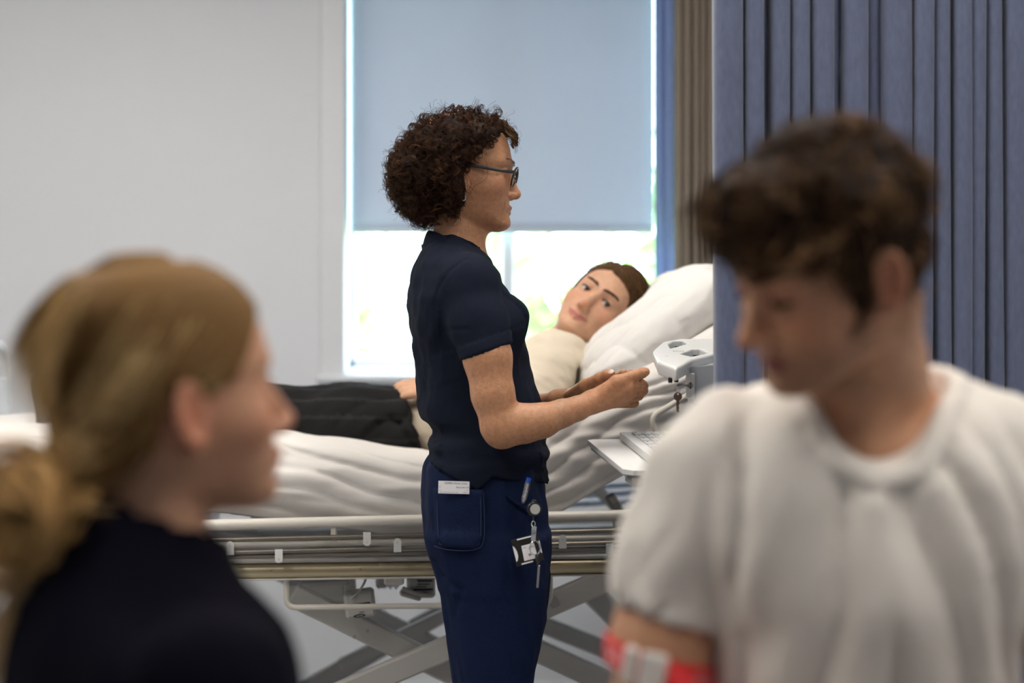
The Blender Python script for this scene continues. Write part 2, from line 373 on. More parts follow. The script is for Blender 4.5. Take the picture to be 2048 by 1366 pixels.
# ceiling light panels
lamp_m = emit_mat('lamp_diffuser', (1.0, 0.93, 0.84), PANEL)
def ceiling_panel(x, y, label):
    t = empty('ceiling_light', (x, y, ZC-.03), label, 'ceiling light', 'ceiling light panels')
    f = MB(); w, l = .62, 1.22
    for s in (-1, 1): f.box((x+s*(w/2-.012), y, ZC-.015), (.024, l, .03)); f.box((x, y+s*(l/2-.012), ZC-.015), (w-.048, .024, .03))
    f.build('frame', trim_m, t); MB().box((x, y, ZC-.014), (w-.048, l-.048, .012)).build('diffuser', lamp_m, t)
for x, y, l in ((-1.3, 1.1, 'flat ceiling light panel above the blonde woman'), (.95, 1.0, 'flat ceiling light panel above the young man in white'), (-1.5, 2.75, 'flat ceiling light panel near the foot of the bed'), (.25, 2.6, 'flat ceiling light panel above the standing woman')):
    ceiling_panel(x, y, l)
# ================================================================== OUTSIDE
lawn_m = M('lawn', (.28, .42, .14), .95, var=.2, vscale=3); leaf_m = M('leaves', (.34, .58, .20), .6, var=.3, vscale=2.5, transl=.4); bark_m = M('bark', (.20, .15, .11), .9, var=.25, bump=.5, bscale=20)
lo = MB().box((0, 19, -1.6), (60, 28, .1)).build('lawn', lawn_m); props(lo, 'bright green lawn outside the window', 'lawn', kind='structure')
def tree(x, y, zc, rx, rz, nl, label, ls=.09):
    t = empty('garden_tree', (x, y, -1.55), label, 'tree', 'trees outside the window')
    b = MB().tube(spline([(x, y, -1.55), (x+.08, y, -.3), (x-.05, y+.05, zc-.3), (x, y, zc+rz*.5)], 12), np.linspace(.12, .03, 12), 8)
    for k in range(7):
        a = k*2.4; b.tube(spline([(x, y, zc-rz*.5+k*.1), (x+math.cos(a)*rx*.4, y+math.sin(a)*rx*.4, zc+k*.08), (x+math.cos(a)*rx*.8, y+math.sin(a)*rx*.8, zc+.1+k*.1)], 6), np.linspace(.04, .01, 6), 5)
    b.build('trunk', bark_m, t, smooth=True)
    c = rng.normal(size=(16, 3)); c /= np.linalg.norm(c, axis=1, keepdims=True); c = c*rng.random((16, 1))**.5*np.array([rx, rx, rz])*.75
    p = c[rng.integers(0, 16, nl)]+rng.normal(size=(nl, 3))*np.array([rx, rx, rz])*.20+np.array([x, y, zc])
    u = rng.normal(size=(nl, 3)); u /= np.linalg.norm(u, axis=1, keepdims=True); w = np.cross(u, rng.normal(size=(nl, 3))); w /= np.linalg.norm(w, axis=1, keepdims=True); s = ls*(.6+.8*rng.random((nl, 1)))
    V = np.stack([p-u*s, p+w*s*.45, p+u*s, p-w*s*.45], 1).reshape(-1, 3); Fq = np.arange(nl*4).reshape(-1, 4)
    mk('foliage', V, Fq, leaf_m, t, False, kind='stuff')
tree(-1.25, 8.6, 1.45, .75, .8, 900, 'leafy tree outside seen left of the standing woman')
tree(.35, 9.4, 1.2, .9, .75, 800, 'leafy tree outside behind the window mullion')
tree(1.6, 11.0, 1.9, 1.2, 1.0, 900, 'leafy tree outside at the right of the window')
tree(-.3, 13.5, 2.2, 1.5, 1.2, 900, 'far pale tree in the middle of the garden view')
# ================================================================== CURTAINS
def curtain(name, grooves, bulge, z0, z1, mat, label, sway=0.0, nz=26, pinch=False):
    # grooves: list of (x, y) valleys in plan; bulge: per fold depth toward the room
    pts = []
    for i in range(len(grooves)-1):
        a = np.array(grooves[i]); b = np.array(grooves[i+1]); d = b-a; L = np.linalg.norm(d); nrm = np.array([d[1], -d[0]])/L
        if nrm[1] > 0: nrm = -nrm
        for t in np.linspace(0, 1, 19)[:-1]:
            s = math.sqrt(max(1-abs(2*t-1)**2.6, 0)); tw = .5-.5*math.cos(math.pi*t) if pinch else t-.10*math.sin(2*math.pi*t); s = s if pinch else math.sin(math.pi*t)**.62; pts.append((a+d*tw+nrm*bulge[i]*s, i))
    pts.append((np.array(grooves[-1]), len(grooves)-2)); m = len(pts); V = []
    for j in range(nz):
        z = z0+(z1-z0)*j/(nz-1); f = 1-j/(nz-1)
        for p, i in pts: V.append((p[0]+sway*f*math.sin(i*1.3+f*3)*.6+.004*f*math.sin(i*2.1+z*2.2), p[1]+.006*f*math.sin(i*1.7+z*1.5), z))
    Fc = np.array([(j*m+i, j*m+i+1, (j+1)*m+i+1, (j+1)*m+i) for j in range(nz-1) for i in range(m-1)])
    t = empty(name, (float(np.mean([g[0] for g in grooves])), float(np.mean([g[1] for g in grooves])), z0), label, 'curtain')
    o = mk('curtain_cloth', V, Fc, mat, t); s = o.modifiers.new('thick', 'SOLIDIFY'); s.thickness = .0018; s.offset = 0
    g = np.array(grooves)
    MB().tube([(g[0][0]-.02, g[0][1], z1+.012), (g[-1][0]+.02, g[-1][1], z1+.012)], .011, 8).build('curtain_track', white_pl, t, smooth=True)
    return t
blue_m = M('blue_curtain_wool', (.118, .140, .225), .95, var=.09, vscale=140, spec=.1, weave=.5, wscale=900, sheen=.3, stretch=(1, 1, .35))
folds = [(1430, 1486, 0), (1490, 1526, 0), (1543, 1580, 0), (1583.5, 1620, 0), (1623.5, 1667, 0), (1685, 1737, 0), (1739, 1762, .028), (1764, 1823, 0), (1829, 1868, 0), (1871, 1902, 0), (1905, 1940, 0), (1943, 1974, 0), (1977, 2006, 0), (2012, 2062, 0), (2066, 2110, 0), (2114, 2160, 0), (2164, 2210, 0), (2214, 2260, 0), (2264, 2310, 0)]
gv, b2 = [], []
for i, (p0_, p1_, rec) in enumerate(folds):      # each fold is a rounded pleat, with a narrow deep slit to the next one
    if b2: b2.append(.001)
    for p_ in (p0_, p1_):
        yb_ = 2.40+.05*(p_-1430)/880+rec; gv.append((W(p_, 0, yb_+.006)[0], yb_+.036))
    b2.append(.036 if p1_-p0_ > 30 else .028)
curtain('blue_curtain', gv, b2, .12, ZC-.03, blue_m, 'blue grey pleated cubicle curtain hanging behind the young man', sway=.004, pinch=True)
taupe_m = M('taupe_curtain_cloth', (.205, .17, .138), .95, var=.06, vscale=120, spec=.1, weave=.4, wscale=800)
tp = [1349, 1362, 1381, 1397, 1411, 1428, 1446, 1464, 1482, 1500, 1520, 1540]
ty = 4.25
curtain('taupe_curtain', [(W(p, 0, ty)[0], ty+.004*i) for i, p in enumerate(tp)], [.03]*(len(tp)-1), .1, ZC-.03, taupe_m, 'taupe brown pleated curtain between window and blue cubicle curtain', sway=.002)
lblue_m = M('pale_blue_curtain_cloth', (.45, .53, .74), .95, var=.05, vscale=100, spec=.1, weave=.4, wscale=800, transl=.65)
lp = [1309, 1327, 1350, 1372, 1395]
curtain('window_curtain', [(W(p, 0, 4.46)[0], 4.46) for p in lp], [.02, .024, .02, .02], .1, ZC-.03, lblue_m, 'narrow backlit blue curtain at the right edge of the window', sway=.006)
# ================================================================== HOSPITAL BED
TH = math.radians(5.0); EU = np.array([math.cos(TH), math.sin(TH), 0]); EV = np.array([-math.sin(TH), math.cos(TH), 0]); EZ = np.array([0, 0, 1.0])
OB = np.array([-0.18, 2.98, 0])
def BW(px, py, v):    # photo pixel on the upright plane v metres behind the near long side of the bed
    a = (px-1024.0)/F; o = OB+EV*v; u = (a*o[1]-o[0])/(EU[0]-a*EU[1]); p = o+EU*u; p[2] = CZ-(py-683.0)/F*p[1]; return p
def BL(u, v, z): return OB+EU*u+EV*v+EZ*z
RB = np.stack([EU, EV, EZ], 1)
bed = empty('hospital_bed', BL(0, .45, 0), 'white metal hospital bed with scissor lift under the lying patient', 'bed')
# long side profile, champagne coloured, with a grey lip and screws
def ext_bar(p0, p1, poly, mat, name, parent=bed, **kw):   # poly in (outward v, z)
    p0 = np.asarray(p0, float); p1 = np.asarray(p1, float); d = p1-p0; L = np.linalg.norm(d); ex = d/L; n = len(poly)
    V = [p0+EV*a+EZ*b for a, b in poly]+[p1+EV*a+EZ*b for a, b in poly]
    Fc = [tuple(range(n)), tuple(range(2*n-1, n-1, -1))]+[(i, n+i, n+(i+1) % n, (i+1) % n) for i in range(n)]
    return mk(name, V, Fc, mat, parent, True, autosmooth=30, **kw)
def round_poly(w, h, r=.006, k=4):
    out = []
    for cx, cy, a0 in ((w/2-r, h/2-r, 0), (-w/2+r, h/2-r, 90), (-w/2+r, -h/2+r, 180), (w/2-r, -h/2+r, 270)):
        for a in np.linspace(0, 90, k): out.append((cx+r*math.cos(math.radians(a0+a)), cy+r*math.sin(math.radians(a0+a))))
    return out
uL, uR = -1.14, .98
def at_u(p, u):       # slide a point along the bed to position u
    return p+EU*(u-np.dot(p-OB, EU))
rp = BW(720, 1139, -.02)
ext_bar(at_u(rp, uL), at_u(rp, uR), round_poly(.030, .031, .0148, 7), champ, 'side_profile')
lp_ = BW(720, 1119, -.018); ext_bar(at_u(lp_, uL), at_u(lp_, uR), round_poly(.02, .008, .002, 2), lgmetal, 'profile_lip')
ll_ = BW(720, 1155, -.018); ext_bar(at_u(ll_, uL), at_u(ll_, uR), round_poly(.022, .004, .001, 2), wmetal, 'profile_lip')
for q in (543, 721):
    c = BW(q, 1143 if q == 543 else 1140, -.0345)
    MB().tube([c, c+EV*.004], .0055, 12).build('screw', steel, bed, smooth=True); MB().tube([c-EV*.0004, c+EV*.001], .002, 8).build('screw_socket', dark_pl, bed, smooth=True)
far = BW(720, 1100, .93); ext_bar(at_u(far, uL), at_u(far, uR), round_poly(.026, .04, .009), lgmetal, 'side_profile')
# near guard rail, folded down: top tube, three slim bars, clips, posts
def bar(px0, py0, px1, py1, v, r, mat, name, ext=(None, None), n=12, flat=None):
    a = BW(px0, py0, v); b = BW(px1, py1, v)
    if ext[0] is not None: a = a+(b-a)*((ext[0]-np.dot(a-OB, EU))/np.dot(b-a, EU))
    if ext[1] is not None: b = b+(b-a)*((ext[1]-np.dot(b-OB, EU))/np.dot(b-a, EU))
    return MB().tube([a, b], r, n, flat=flat).build(name, mat, bed, smooth=True)
bar(430, 1050, 850, 1040, -.05, .0115, wmetal, 'guard_top_tube', (-1.0, .72), 16)
bar(430, 1080, 850, 1070, -.055, .0050, bronze, 'guard_bar', (-1.05, .74)); bar(430, 1106, 850, 1095, -.055, .0046, bronze, 'guard_bar', (-1.05, .74)); bar(430, 1115, 850, 1105, -.05, .0044, bronze, 'guard_bar', (-1.05, .74))
bar(430, 1091, 850, 1083, -.02, .0062, wmetal, 'guard_inner_tube', (-.75, .60))
bar(1030, 1100, 1240, 1094, .86, .010, lgmetal, 'far_guard_bar', (-1.0, .8)); bar(1030, 1046, 1240, 1040, .92, .010, lgmetal, 'far_guard_bar', (-1.0, .8)); 
clip_m = MB(); pr = [(-.0078, -.014), (.0078, -.014), (.0078, .006)]+[(.0078*math.cos(a), .006+.0078*math.sin(a)) for a in np.linspace(.3, math.pi-.3, 6)]+[(-.0078, .006)]
clip_v = clip_m.prism(pr, .004, (0, 0, 0), EU, EZ).v[0]; clip_f = clip_m.f
for q, y, up in ((460, 1096, 1), (558, 1112, -1), (734, 1078, -1), (795, 1090, 1), (1125, 1083, 1), (1219, 1101, -1)):
    c = BW(q, y, -.066); V = clip_v.copy(); V[:, 2] *= up
    k = mk('guard_clip', V+c, [f if up > 0 else f[::-1] for f in clip_f], white_pl, bed, False); rv = c+EZ*(.006*up)
    MB().tube([rv-EV*.0045, rv-EV*.002, rv+EV*.001], [.0022, .0036, .0036], 10).build('rivet', wmetal, k, smooth=True)
for q, y0, y1 in ((668, 1048, 1083), (1232, 1040, 1070)):
    a = BW(q, y0, -.047); b = BW(q, y1, -.047); MB().box((a+b)/2, (.013, .012, abs(a[2]-b[2])), RB, .003).build('guard_post', wmetal, bed)
# lower loop tube (accessory rail)
P = [BW(573, 1157, -.01), BW(573, 1215, -.01), BW(1100, 1209, -.01), BW(1100, 1152, -.01)]
MB().tube(fillet(P, .02), .0062, 10).build('accessory_loop', wmetal, bed, smooth=True)
# mattress platform sections (under the mattress): leg section, seat section, back section on struts
def plank(a, b, w, t, mat, name, v0=None, parent=bed):     # beam from a to b, square to the bed side; w upright, t along v
    a = np.asarray(a); b = np.asarray(b); d = (b-a)/np.linalg.norm(b-a); n = np.cross(d, EV); R = np.stack([d, EV, n], 1)
    return MB().box((a+b)/2, (np.linalg.norm(b-a), t, w), R, .004).build(name, mat, parent)
zt = .815
HIPU = .0
def deck(u):          # top of the platform along the bed: knees slightly raised, back raised 29 degrees
    u = np.asarray(u, float)
    leg = zt+.008+np.where(u < -.42, .062, .062*np.clip(-u/.42, 0, 1)); back = zt+np.maximum(u-.16, 0)*math.tan(math.radians(30))
    return np.where(u < 0, leg, back)
for (a, b) in ((-1.12, -.45), (-.41, -.03), (0, .14)):
    for v in (.05, .83): plank(BL(a, v, deck(a)-.03), BL(b, v, deck(b)-.03), .03, .03, lgmetal, 'deck_beam')
    for k in range(max(2, int((b-a)/.12))):
        u = a+(b-a)*(k+.5)/max(2, int((b-a)/.12)); MB().box(BL(u, .44, deck(u)-.012), (.045, .78, .012), RB, .003).build('deck_slat', lgmetal, bed)
for v in (.03, .83): plank(BL(.18, v, deck(.18)-.028), BL(.98, v, deck(.98)-.028), .034, .03, gmetal, 'backrest_beam')
for u in (.3, .45, .6, .75, .9): MB().box(BL(u, .44, deck(u)-.014), (.045, .80, .012), RB@rotm(0), .003).build('deck_slat', lgmetal, bed)
plank(BW(1218, 990, .06), BW(1258, 1060, .06), .024, .02, gmetal, 'backrest_strut'); plank(BW(1190, 975, .8), BW(1280, 1060, .8), .03, .02, lgmetal, 'backrest_strut')
for y0, y1 in ((972, 968), (988, 984), (1004, 1002)):
    MB().tube([BW(1130, y0+6, .85), BW(1290, y1, .85)], .0075, 10).build('far_guard_bar', M('cool_white_metal', (.55, .62, .74), .35) if 'cool_white_metal' not in MATS else MATS['cool_white_metal'], bed, smooth=True)
# inner frame under the platform
plank(BL(-1.0, .2, .712), BL(.9, .2, .712), .035, .03, gmetal, 'inner_frame_beam'); plank(BL(-1.0, .7, .70), BL(.9, .7, .70), .035, .03, gmetal, 'inner_frame_beam')
for u in (-1.1, -.55, .1, .95): MB().box(BL(u, .45, .74), (.04, .9, .04), RB, .004).build('cross_member', gmetal, bed)
plank(BW(430, 1062, .25), BW(700, 1092, .25), .012, .012, lgmetal, 'linkage_rod'); plank(BW(520, 1030, .5), BW(450, 1130, .5), .03, .01, gmetal, 'linkage_rod')
plank(BW(600, 1080, .3), BW(760, 1100, .3), .03, .02, gmetal, 'linkage_rod'); plank(BW(755, 1080, .6), BW(740, 1150, .6), .03, .02, gmetal, 'linkage_rod')
# scissor lift arms
def arm(px0, py0, px1, py1, v, w, mat, t=.03):
    return plank(BW(px0, py0, v), BW(px1, py1, v), w, t, mat, 'scissor_arm')
A1 = arm(585, 1188, 985, 1385, .10, .050, lgmetal); B1 = arm(640, 1405, 1300, 1122, .06, .050, lgmetal)
C1 = arm(560, 1140, 1010, 1365, .72, .052, gmetal); D1 = arm(600, 1385, 940, 1195, .76, .050, gmetal)
arm(1000, 1215, 1330, 1345, .70, .045, gmetal); arm(1000, 1265, 1300, 1405, .14, .05, lgmetal); arm(1180, 1180, 1330, 1330, .55, .06, gmetal); arm(680, 1330, 900, 1225, .55, .03, gmetal)
for q, y in ((709, 1274), (735, 1262)): c = BW(q, y, .083); MB().tube([c, c+EV*.005], .004, 10).build('arm_bolt', steel, bed, smooth=True)
c = BW(1108, 1203, .045); MB().tube([c-EV*.012, c+EV*.02], .012, 12).build('pivot_pin', gmetal, bed, smooth=True)
MB().tube(fillet([BW(1098, 1190, .02), BW(1112, 1192, .02), BW(1120, 1211, .02)], .01), .0022, 6).build('spring_clip', steel, bed, smooth=True); MB().tube(fillet([BW(1097, 1192, .02), BW(1100, 1206, .02), BW(1109, 1216, .02)], .01), .0022, 6).build('spring_clip', steel, bed, smooth=True)
# actuator and control boxes
a = BW(575, 1187, .25); b = BW(690, 1176, .25); plank(a, b, .05, .06, grey_pl, 'actuator_body'); plank(BW(688, 1177, .25), BW(712, 1175, .25), .06, .065, grey_pl, 'actuator_head')
plank(BW(600, 1168, .24), BW(700, 1160, .24), .016, .05, gmetal, 'actuator_rail')
def control_box(cx, cy, w, h, v, tilt, name, lines, oval):
    c = BW(cx, cy, v); R = RB@rotm(0, 0, 0); ca, sa = math.cos(tilt), math.sin(tilt)
    R = RB@np.array([[ca, 0, -sa], [0, 1, 0], [sa, 0, ca]]); m = MB().box(c, (w, .045, h), R, .006).build(name, grey_pl, bed, smooth=False)
    f = c-EV*.0228; ex = R[:, 0]; ez = R[:, 2]
    k = 0
    for (x0, x1, y, t) in lines:
        MB().box(f+ex*((x0+x1)/2*w)+ez*(y*h), ((x1-x0)*w, .0006, t), R).build('printed_line', print_m, m); k += 1
    if oval:
        th = np.linspace(0, 2*np.pi, 24, endpoint=False); MB().prism([(.20*w*math.cos(q), .065*h*math.sin(q)) for q in th], .0006, f+ex*(-.05*w)-ez*(.40*h), ex, ez).build('oval_badge', print_m, m)
        MB().box(f+ex*(-.05*w)-ez*(.40*h)-EV*.0008, (.22*w, .0004, .03*h), R).build('badge_lettering', grey_pl, m)
    p = f+ex*(-.27*w)+ez*(.30*h)
    MB().tube([p+EV*.002, p-EV*.006, p-EV*.0065], [.0095, .009, .004], 14).build('cable_plug', grey_pl, m, smooth=True)
    return m, p
L1 = [(-.22, .34, .04, .0038), (-.20, .38, -.03, .0050), (-.26, .05, -.09, .0030), (.0, .34, -.1, .002), (-.05, .12, -.28, .0015)]
m1, p1 = control_box(720, 1206, .064, .056, .045, .12, 'control_box', L1, True)
MB().tube(spline([p1-EV*.006, p1+EU*.014+EZ*.012-EV*.012, p1+EU*.03+EZ*.035, p1+EU*.034+EZ*.06+EV*.03], 12), .0026, 8).build('cable', grey_pl, bed, smooth=True)
m2, p2 = control_box(842, 1173, .062, .045, .16, 0, 'control_box', [(-.2, .38, .36, .004), (-.18, .3, .2, .0025), (-.2, .2, .08, .002), (-.28, .42, -.06, .0045), (-.28, .2, -.2, .002)], False)
plank(BW(800, 1184, .14), BW(842, 1196, .14), .012, .03, grey_pl, 'cable_duct'); MB().tube(spline([BW(805, 1176, .13), BW(830, 1186, .125), BW(860, 1191, .13)], 8), .0045, 8).build('cable', grey_pl, bed, smooth=True)
c = BW(788, 1158, .0); MB().box(c, (.042, .02, .024), RB, .004).build('guide_bracket', wmetal, bed); c = BW(762, 1162, .06); MB().box(c, (.02, .03, .026), RB, .004).build('bracket_block', gmetal, bed)
zz = [];  x0 = 750
for k in range(9): zz.append((k*.0068, .008 if k % 2 else 0))
zz = [(-.003, .014)]+[(x, -y) for x, y in zz]+[(.058, .014)]
MB().prism([(x, y) for x, y in zz], .008, BW(752, 1172, .4), EU, EZ).build('toothed_rack', MATS['cool_white_metal'], bed)
for u in (-.95, .8):   # base frame and castors on the floor
    for v in (.1, .8):
        t = BL(u, v, 0); MB().tube([t+EV*-.012+EZ*.065, t+EV*.012+EZ*.065], .065, 18).build('castor', dark_pl, bed, smooth=True); MB().box(t+EZ*.14, (.05, .05, .06), RB, .006).build('castor_fork', gmetal, bed)
for v in (.1, .8): plank(BL(-1.0, v, .2), BL(.85, v, .2), .06, .05, gmetal, 'base_beam')
for u in (-.9, .75): MB().box(BL(u, .45, .2), (.05, .72, .05), RB, .004).build('base_cross_beam', gmetal, bed)
# foot end: a white tubular loop with a panel, far post seen at the left edge of the picture
fx = -1.16
loop = [BL(fx, .02, .62), BL(fx, .02, W(0, 690, 3.87)[2]), BL(fx, .885, W(0, 690, 3.87)[2]), BL(fx, .885, .62)]
loop = [p+EU*0 for p in loop]; d_ = BW(13, 760, .885)-loop[2]; loop = [p+EU*np.dot(d_, EU) for p in loop]; fx = np.dot(loop[0]-OB, EU)
MB().tube(fillet(loop, .07, 10), .0125, 12).build('foot_end_loop', white_pl, bed, smooth=True)
zt2 = W(0, 752, 3.87)[2]; MB().box(BL(fx, .45, (zt2+.70)/2), (.018, .84, zt2-.70), RB, .005).build('foot_end_panel', white_pl, bed)
for v in (.05, .86): MB().box(BL((fx+uL)/2, v, .72), (abs(fx-uL)+.04, .03, .03), RB, .004).build('foot_end_bracket', lgmetal, bed)
hp = [BL(.99, .04, .72), BL(1.02, .04, 1.46), BL(1.02, .86, 1.46), BL(.99, .86, .72)]
MB().tube(fillet(hp, .07, 10), .0125, 12).build('head_end_loop', white_pl, bed, smooth=True)
# bent hand tube on the head side
MB().tube(fillet([BW(1424, 766, -.055), BW(1397, 778, -.055), BW(1300, 835, -.055), BW(1318, 880, -.055), BW(1330, 960, -.03), BW(1330, 1050, -.02)], .03), .0065, 10).build('side_handle_tube', wmetal, bed, smooth=True)
# ------------------------------------------------------------------ mattress with its sheet
mat_t = empty('mattress', BL(-.1, .44, .82), 'bed mattress under a white wrinkled fitted sheet', 'mattress')
U = np.concatenate([np.linspace(-1.1, -.46, 60), np.linspace(-.45, .15, 90), np.linspace(.16, 1.0, 110)])
TK = .125
def topz(u): return deck(u)+TK
# smooth the breaks
uu = np.linspace(-1.3, 1.3, 600); dz = deck(uu); ker = np.ones(31)/31; dzs = np.convolve(np.pad(dz, 15, mode='edge'), ker, 'valid')
def dk(u): return np.interp(u, uu, dzs)
sec = [(-.012, -.035), (-.018, -.012), (-.022, .015), (-.024, .04), (-.024, .065), (-.020, .09), (-.008, .112), (.012, .123), (.04, .127)]
sec = np.concatenate([spline(np.array(sec), 40), np.stack([np.linspace(.06, .82, 46), np.full(46, .128)], 1), np.array([(.85, .122), (.875, .105), (.882, .06), (.88, .0), (.875, -.03)])])
V = []; wd = np.array(sec)
for u in U:
    b = dk(u); sl = (dk(u+.01)-dk(u-.01))/.02; c = math.cos(math.atan(sl)); s_ = math.sin(math.atan(sl))
    for v, z in wd: V.append((u-s_*z, v, b+c*z if z > -.001 else b+z))
V = np.array(V); m = len(wd)
# folds: long soft drags on the near side, running down towards the hips
tt = np.arange(len(V)) % m; side = np.clip((52-tt)/30., 0, 1)*np.clip((tt+2)/10, 0, 1)
q = V[:, 0]*1.0+V[:, 2]*1.0
ph = V[:, 2]*70+V[:, 0]*np.where(V[:, 0] < .1, 16, -34)+2.2*fbm(V*np.array([1.6, 0, 5]), 1.4, 3, 3)
fold = (np.abs(np.sin(ph))**.6-.55)*.010+fbm(V*np.array([2.0, 1, 8]), 3.5, 3, 9)*.007
ang = np.where(V[:, 0] < .1, 1.0, 1.3); V[:, 1] -= fold*side*ang; V[:, 2] += fold*.25*side+fbm(V*np.array([3., 3, 1]), 4, 3, 21)*.004*(1-side)
V[:, 1] -= .022*side*np.clip(1-np.abs(tt-12)/14, 0, 1)*np.exp(-((V[:, 0]+.28)/.35)**2)
VW = OB+V[:, :1]*EU+V[:, 1:2]*EV+V[:, 2:]*EZ; nu = len(U)
Fc = np.array([(i*m+j, i*m+j+1, (i+1)*m+j+1, (i+1)*m+j) for i in range(nu-1) for j in range(m-1)])
sh = mk('sheet', VW, Fc[:, ::-1], sheet_m, mat_t); sd = sh.modifiers.new('thick', 'SOLIDIFY'); sd.thickness = .002; sd.offset = -1
core = np.array([(.004, 0), (.004, .095), (.02, .112), (.84, .112), (.862, .095), (.862, 0)]); Vc = []
Uc = np.linspace(-1.08, .98, 60)
for u in Uc:
    b = dk(u); sl = (dk(u+.01)-dk(u-.01))/.02; c = math.cos(math.atan(sl)); s_ = math.sin(math.atan(sl))
    for v, z in core: Vc.append(BL(u-s_*z, v, b+c*z))
Fk = [(i*6+j, i*6+(j+1) % 6, (i+1)*6+(j+1) % 6, (i+1)*6+j) for i in range(59) for j in range(6)]+[tuple(range(6))[::-1], tuple(59*6+j for j in range(6))]
mk('foam_core', Vc, Fk, M('blue_foam', (.2, .3, .45), .8, var=.03), mat_t, False)
# ------------------------------------------------------------------ pillow (soft block leaning on the raised back, pressed in by the head)
PYAW = 5; pa = math.radians(40)
ex = EU*math.cos(pa)+EZ*math.sin(pa); ey = EV; ez = np.cross(ex, ey); PR = np.stack([ex, ey, ez], 1).astype(np.float32)
pc = (W(1300, 668, 3.40)).astype(np.float32)
HC = np.array(W(1228, 598, 3.46), np.float32)
def pillow_f(P):
    q = (P-pc)@PR; x, y, z = q[:, 0]/.215, q[:, 1]/.31, q[:, 2]
    e = np.clip(1-np.abs(x)**3.2, 0, 1)**.55*np.clip(1-np.abs(y)**3.2, 0, 1)**.55
    r = (np.abs(x)**4+np.abs(y)**4)**.25
    d = np.abs(z)-.085*e-.004
    d = np.where(r > 1, np.maximum(d*.6, (r-1)*.2), d*.6)
    return smax(d, -ell(P, HC, (.085, .105, .115)), .05)
Vp, Fp = sculpt(pillow_f, pc-.36, pc+.36, .006)
nn = grad(pillow_f, Vp, .004); q = (Vp-pc)@PR
rid = np.abs(np.sin(q[:, 0]*26+q[:, 1]*14+2.5*fbm(Vp, 5, 3, 4)))**.6*.006+fbm(q*np.array([1, 2.2, 1]), 11, 3, 8)*.004
Vp = Vp+nn*(rid-.003)[:, None]
pil = mk('pillow', Vp, Fp, pillow_m, None, True, label='plump white cotton pillow under the lying patient head', cat='pillow')
# ================================================================== MEDICAL CART (head with lock, column, tray)
cart = empty('medical_cart', (W(1418, 0, 2.62)[0], 2.64, 0), 'white wheeled medical cart with lockable head and tray half behind the curtain', 'cart')
# head: a bevelled slab whose near corner points at the viewer, two hand openings, tilted towards the room
ht = math.radians(11); hc = W(1352, 737, 2.50); hx = np.array([1.0, 0, 0]); hy = np.array([0, math.cos(ht), math.sin(ht)]); hz = np.cross(hx, hy)
def on_head(px, py):    # pixel ray meets the top plane of the slab
    d = np.array([(px-1024)/F, 1, -(py-683)/F]); o = np.array([0, 0, CZ]); t = np.dot(hc-o, hz)/np.dot(d, hz); q = o+d*t-hc; return (float(q@hx), float(q@hy))
HPOLY = np.array([on_head(*p) for p in ((1306, 700), (1315, 722), (1352, 736), (1384, 719), (1432, 707), (1520, 702), (1520, 682), (1432, 677), (1360, 677), (1325, 683))], np.float32)
HOLES = [np.array([on_head(*p) for p in q], np.float32) for q in (((1336, 687.5), (1341, 696.5), (1375, 687), (1364, 681), (1346, 682)), ((1361, 707.5), (1383, 713), (1416, 705.5), (1399, 697.5), (1384, 698.5)))]
HT = np.stack([hx, hy, hz], 1).astype(np.float32); hcf = hc.astype(np.float32)
def poly_sdf(Q, A):
    d = np.full(len(Q), 1e9, np.float32); ins = np.zeros(len(Q), bool); n = len(A)
    for i in range(n):
        a = A[i]; b = A[(i+1) % n]; e = b-a; w = Q-a; t = np.clip((w@e)/(e@e), 0, 1); q = w-t[:, None]*e; d = np.minimum(d, (q*q).sum(1))
        c = ((a[1] <= Q[:, 1]) & (b[1] > Q[:, 1])) | ((b[1] <= Q[:, 1]) & (a[1] > Q[:, 1])); xi = a[0]+(Q[:, 1]-a[1])/(b[1]-a[1]+1e-12)*e[0]; ins ^= c & (Q[:, 0] < xi)
    d = np.sqrt(d); return np.where(ins, -d, d)
def head_f(P):
    q = (P-hcf)@HT; z = q[:, 2]; d2 = poly_sdf(q[:, :2], HPOLY); bot = -.026+.16*np.maximum(q[:, 0]-.02, 0)*(q[:, 0] < .08)+.0096*(q[:, 0] >= .08)
    d = smax(d2-.15*np.minimum(z+.013, 0), z, .006); d = smax(d, bot-z, .004)*.95
    for hp_ in HOLES: d = smax(d, -np.maximum(poly_sdf(q[:, :2], hp_), -z-.014), .003)
    return d
Vh, Fh = sculpt(head_f, hc+np.array([-.06, -.03, -.06]), hc+np.array([.17, .40, .10]), .0025)
mk('cart_head', Vh, Fh, white_pl, cart)
opm = M('opening_grey', (.30, .33, .34), .5, var=.05)
for hp_ in HOLES:
    c_ = hp_.mean(0); pts_ = [tuple(c_+(p-c_)*1.05) for p in hp_]
    mk('opening_floor', [hc+hx*float(x)+hy*float(y)-hz*.0125 for x, y in pts_], [tuple(range(len(pts_)))], opm, cart, False)
    MB().tube([hc+hx*float(c_[0]-.004)+hy*float(c_[1]-.018)-hz*.010, hc+hx*float(c_[0]-.002)+hy*float(c_[1]+.002)-hz*.007, hc+hx*float(c_[0]+.018)+hy*float(c_[1]+.002)-hz*.007], .0013, 6).build('opening_wire', dark_pl, cart, smooth=True)
tx, ty_ = on_head(1346, 704); text_mesh('printed_mark', 'IOI', .016, hc+hx*tx+hy*ty_, hx, hy, grey_print, cart); tx, ty_ = on_head(1331, 713); text_mesh('printed_mark', '=', .010, hc+hx*tx+hy*ty_, hx, hy, grey_print, cart)
for p in ((1345, 739), (1357, 738)):
    tx, ty_ = on_head(*p); e_ = hc+hx*tx+hy*(ty_+.03)-hz*.027; MB().tube([e_+hz*.006, e_-hz*.003], .004, 8).build('foot_stud', dark_pl, cart, smooth=True)
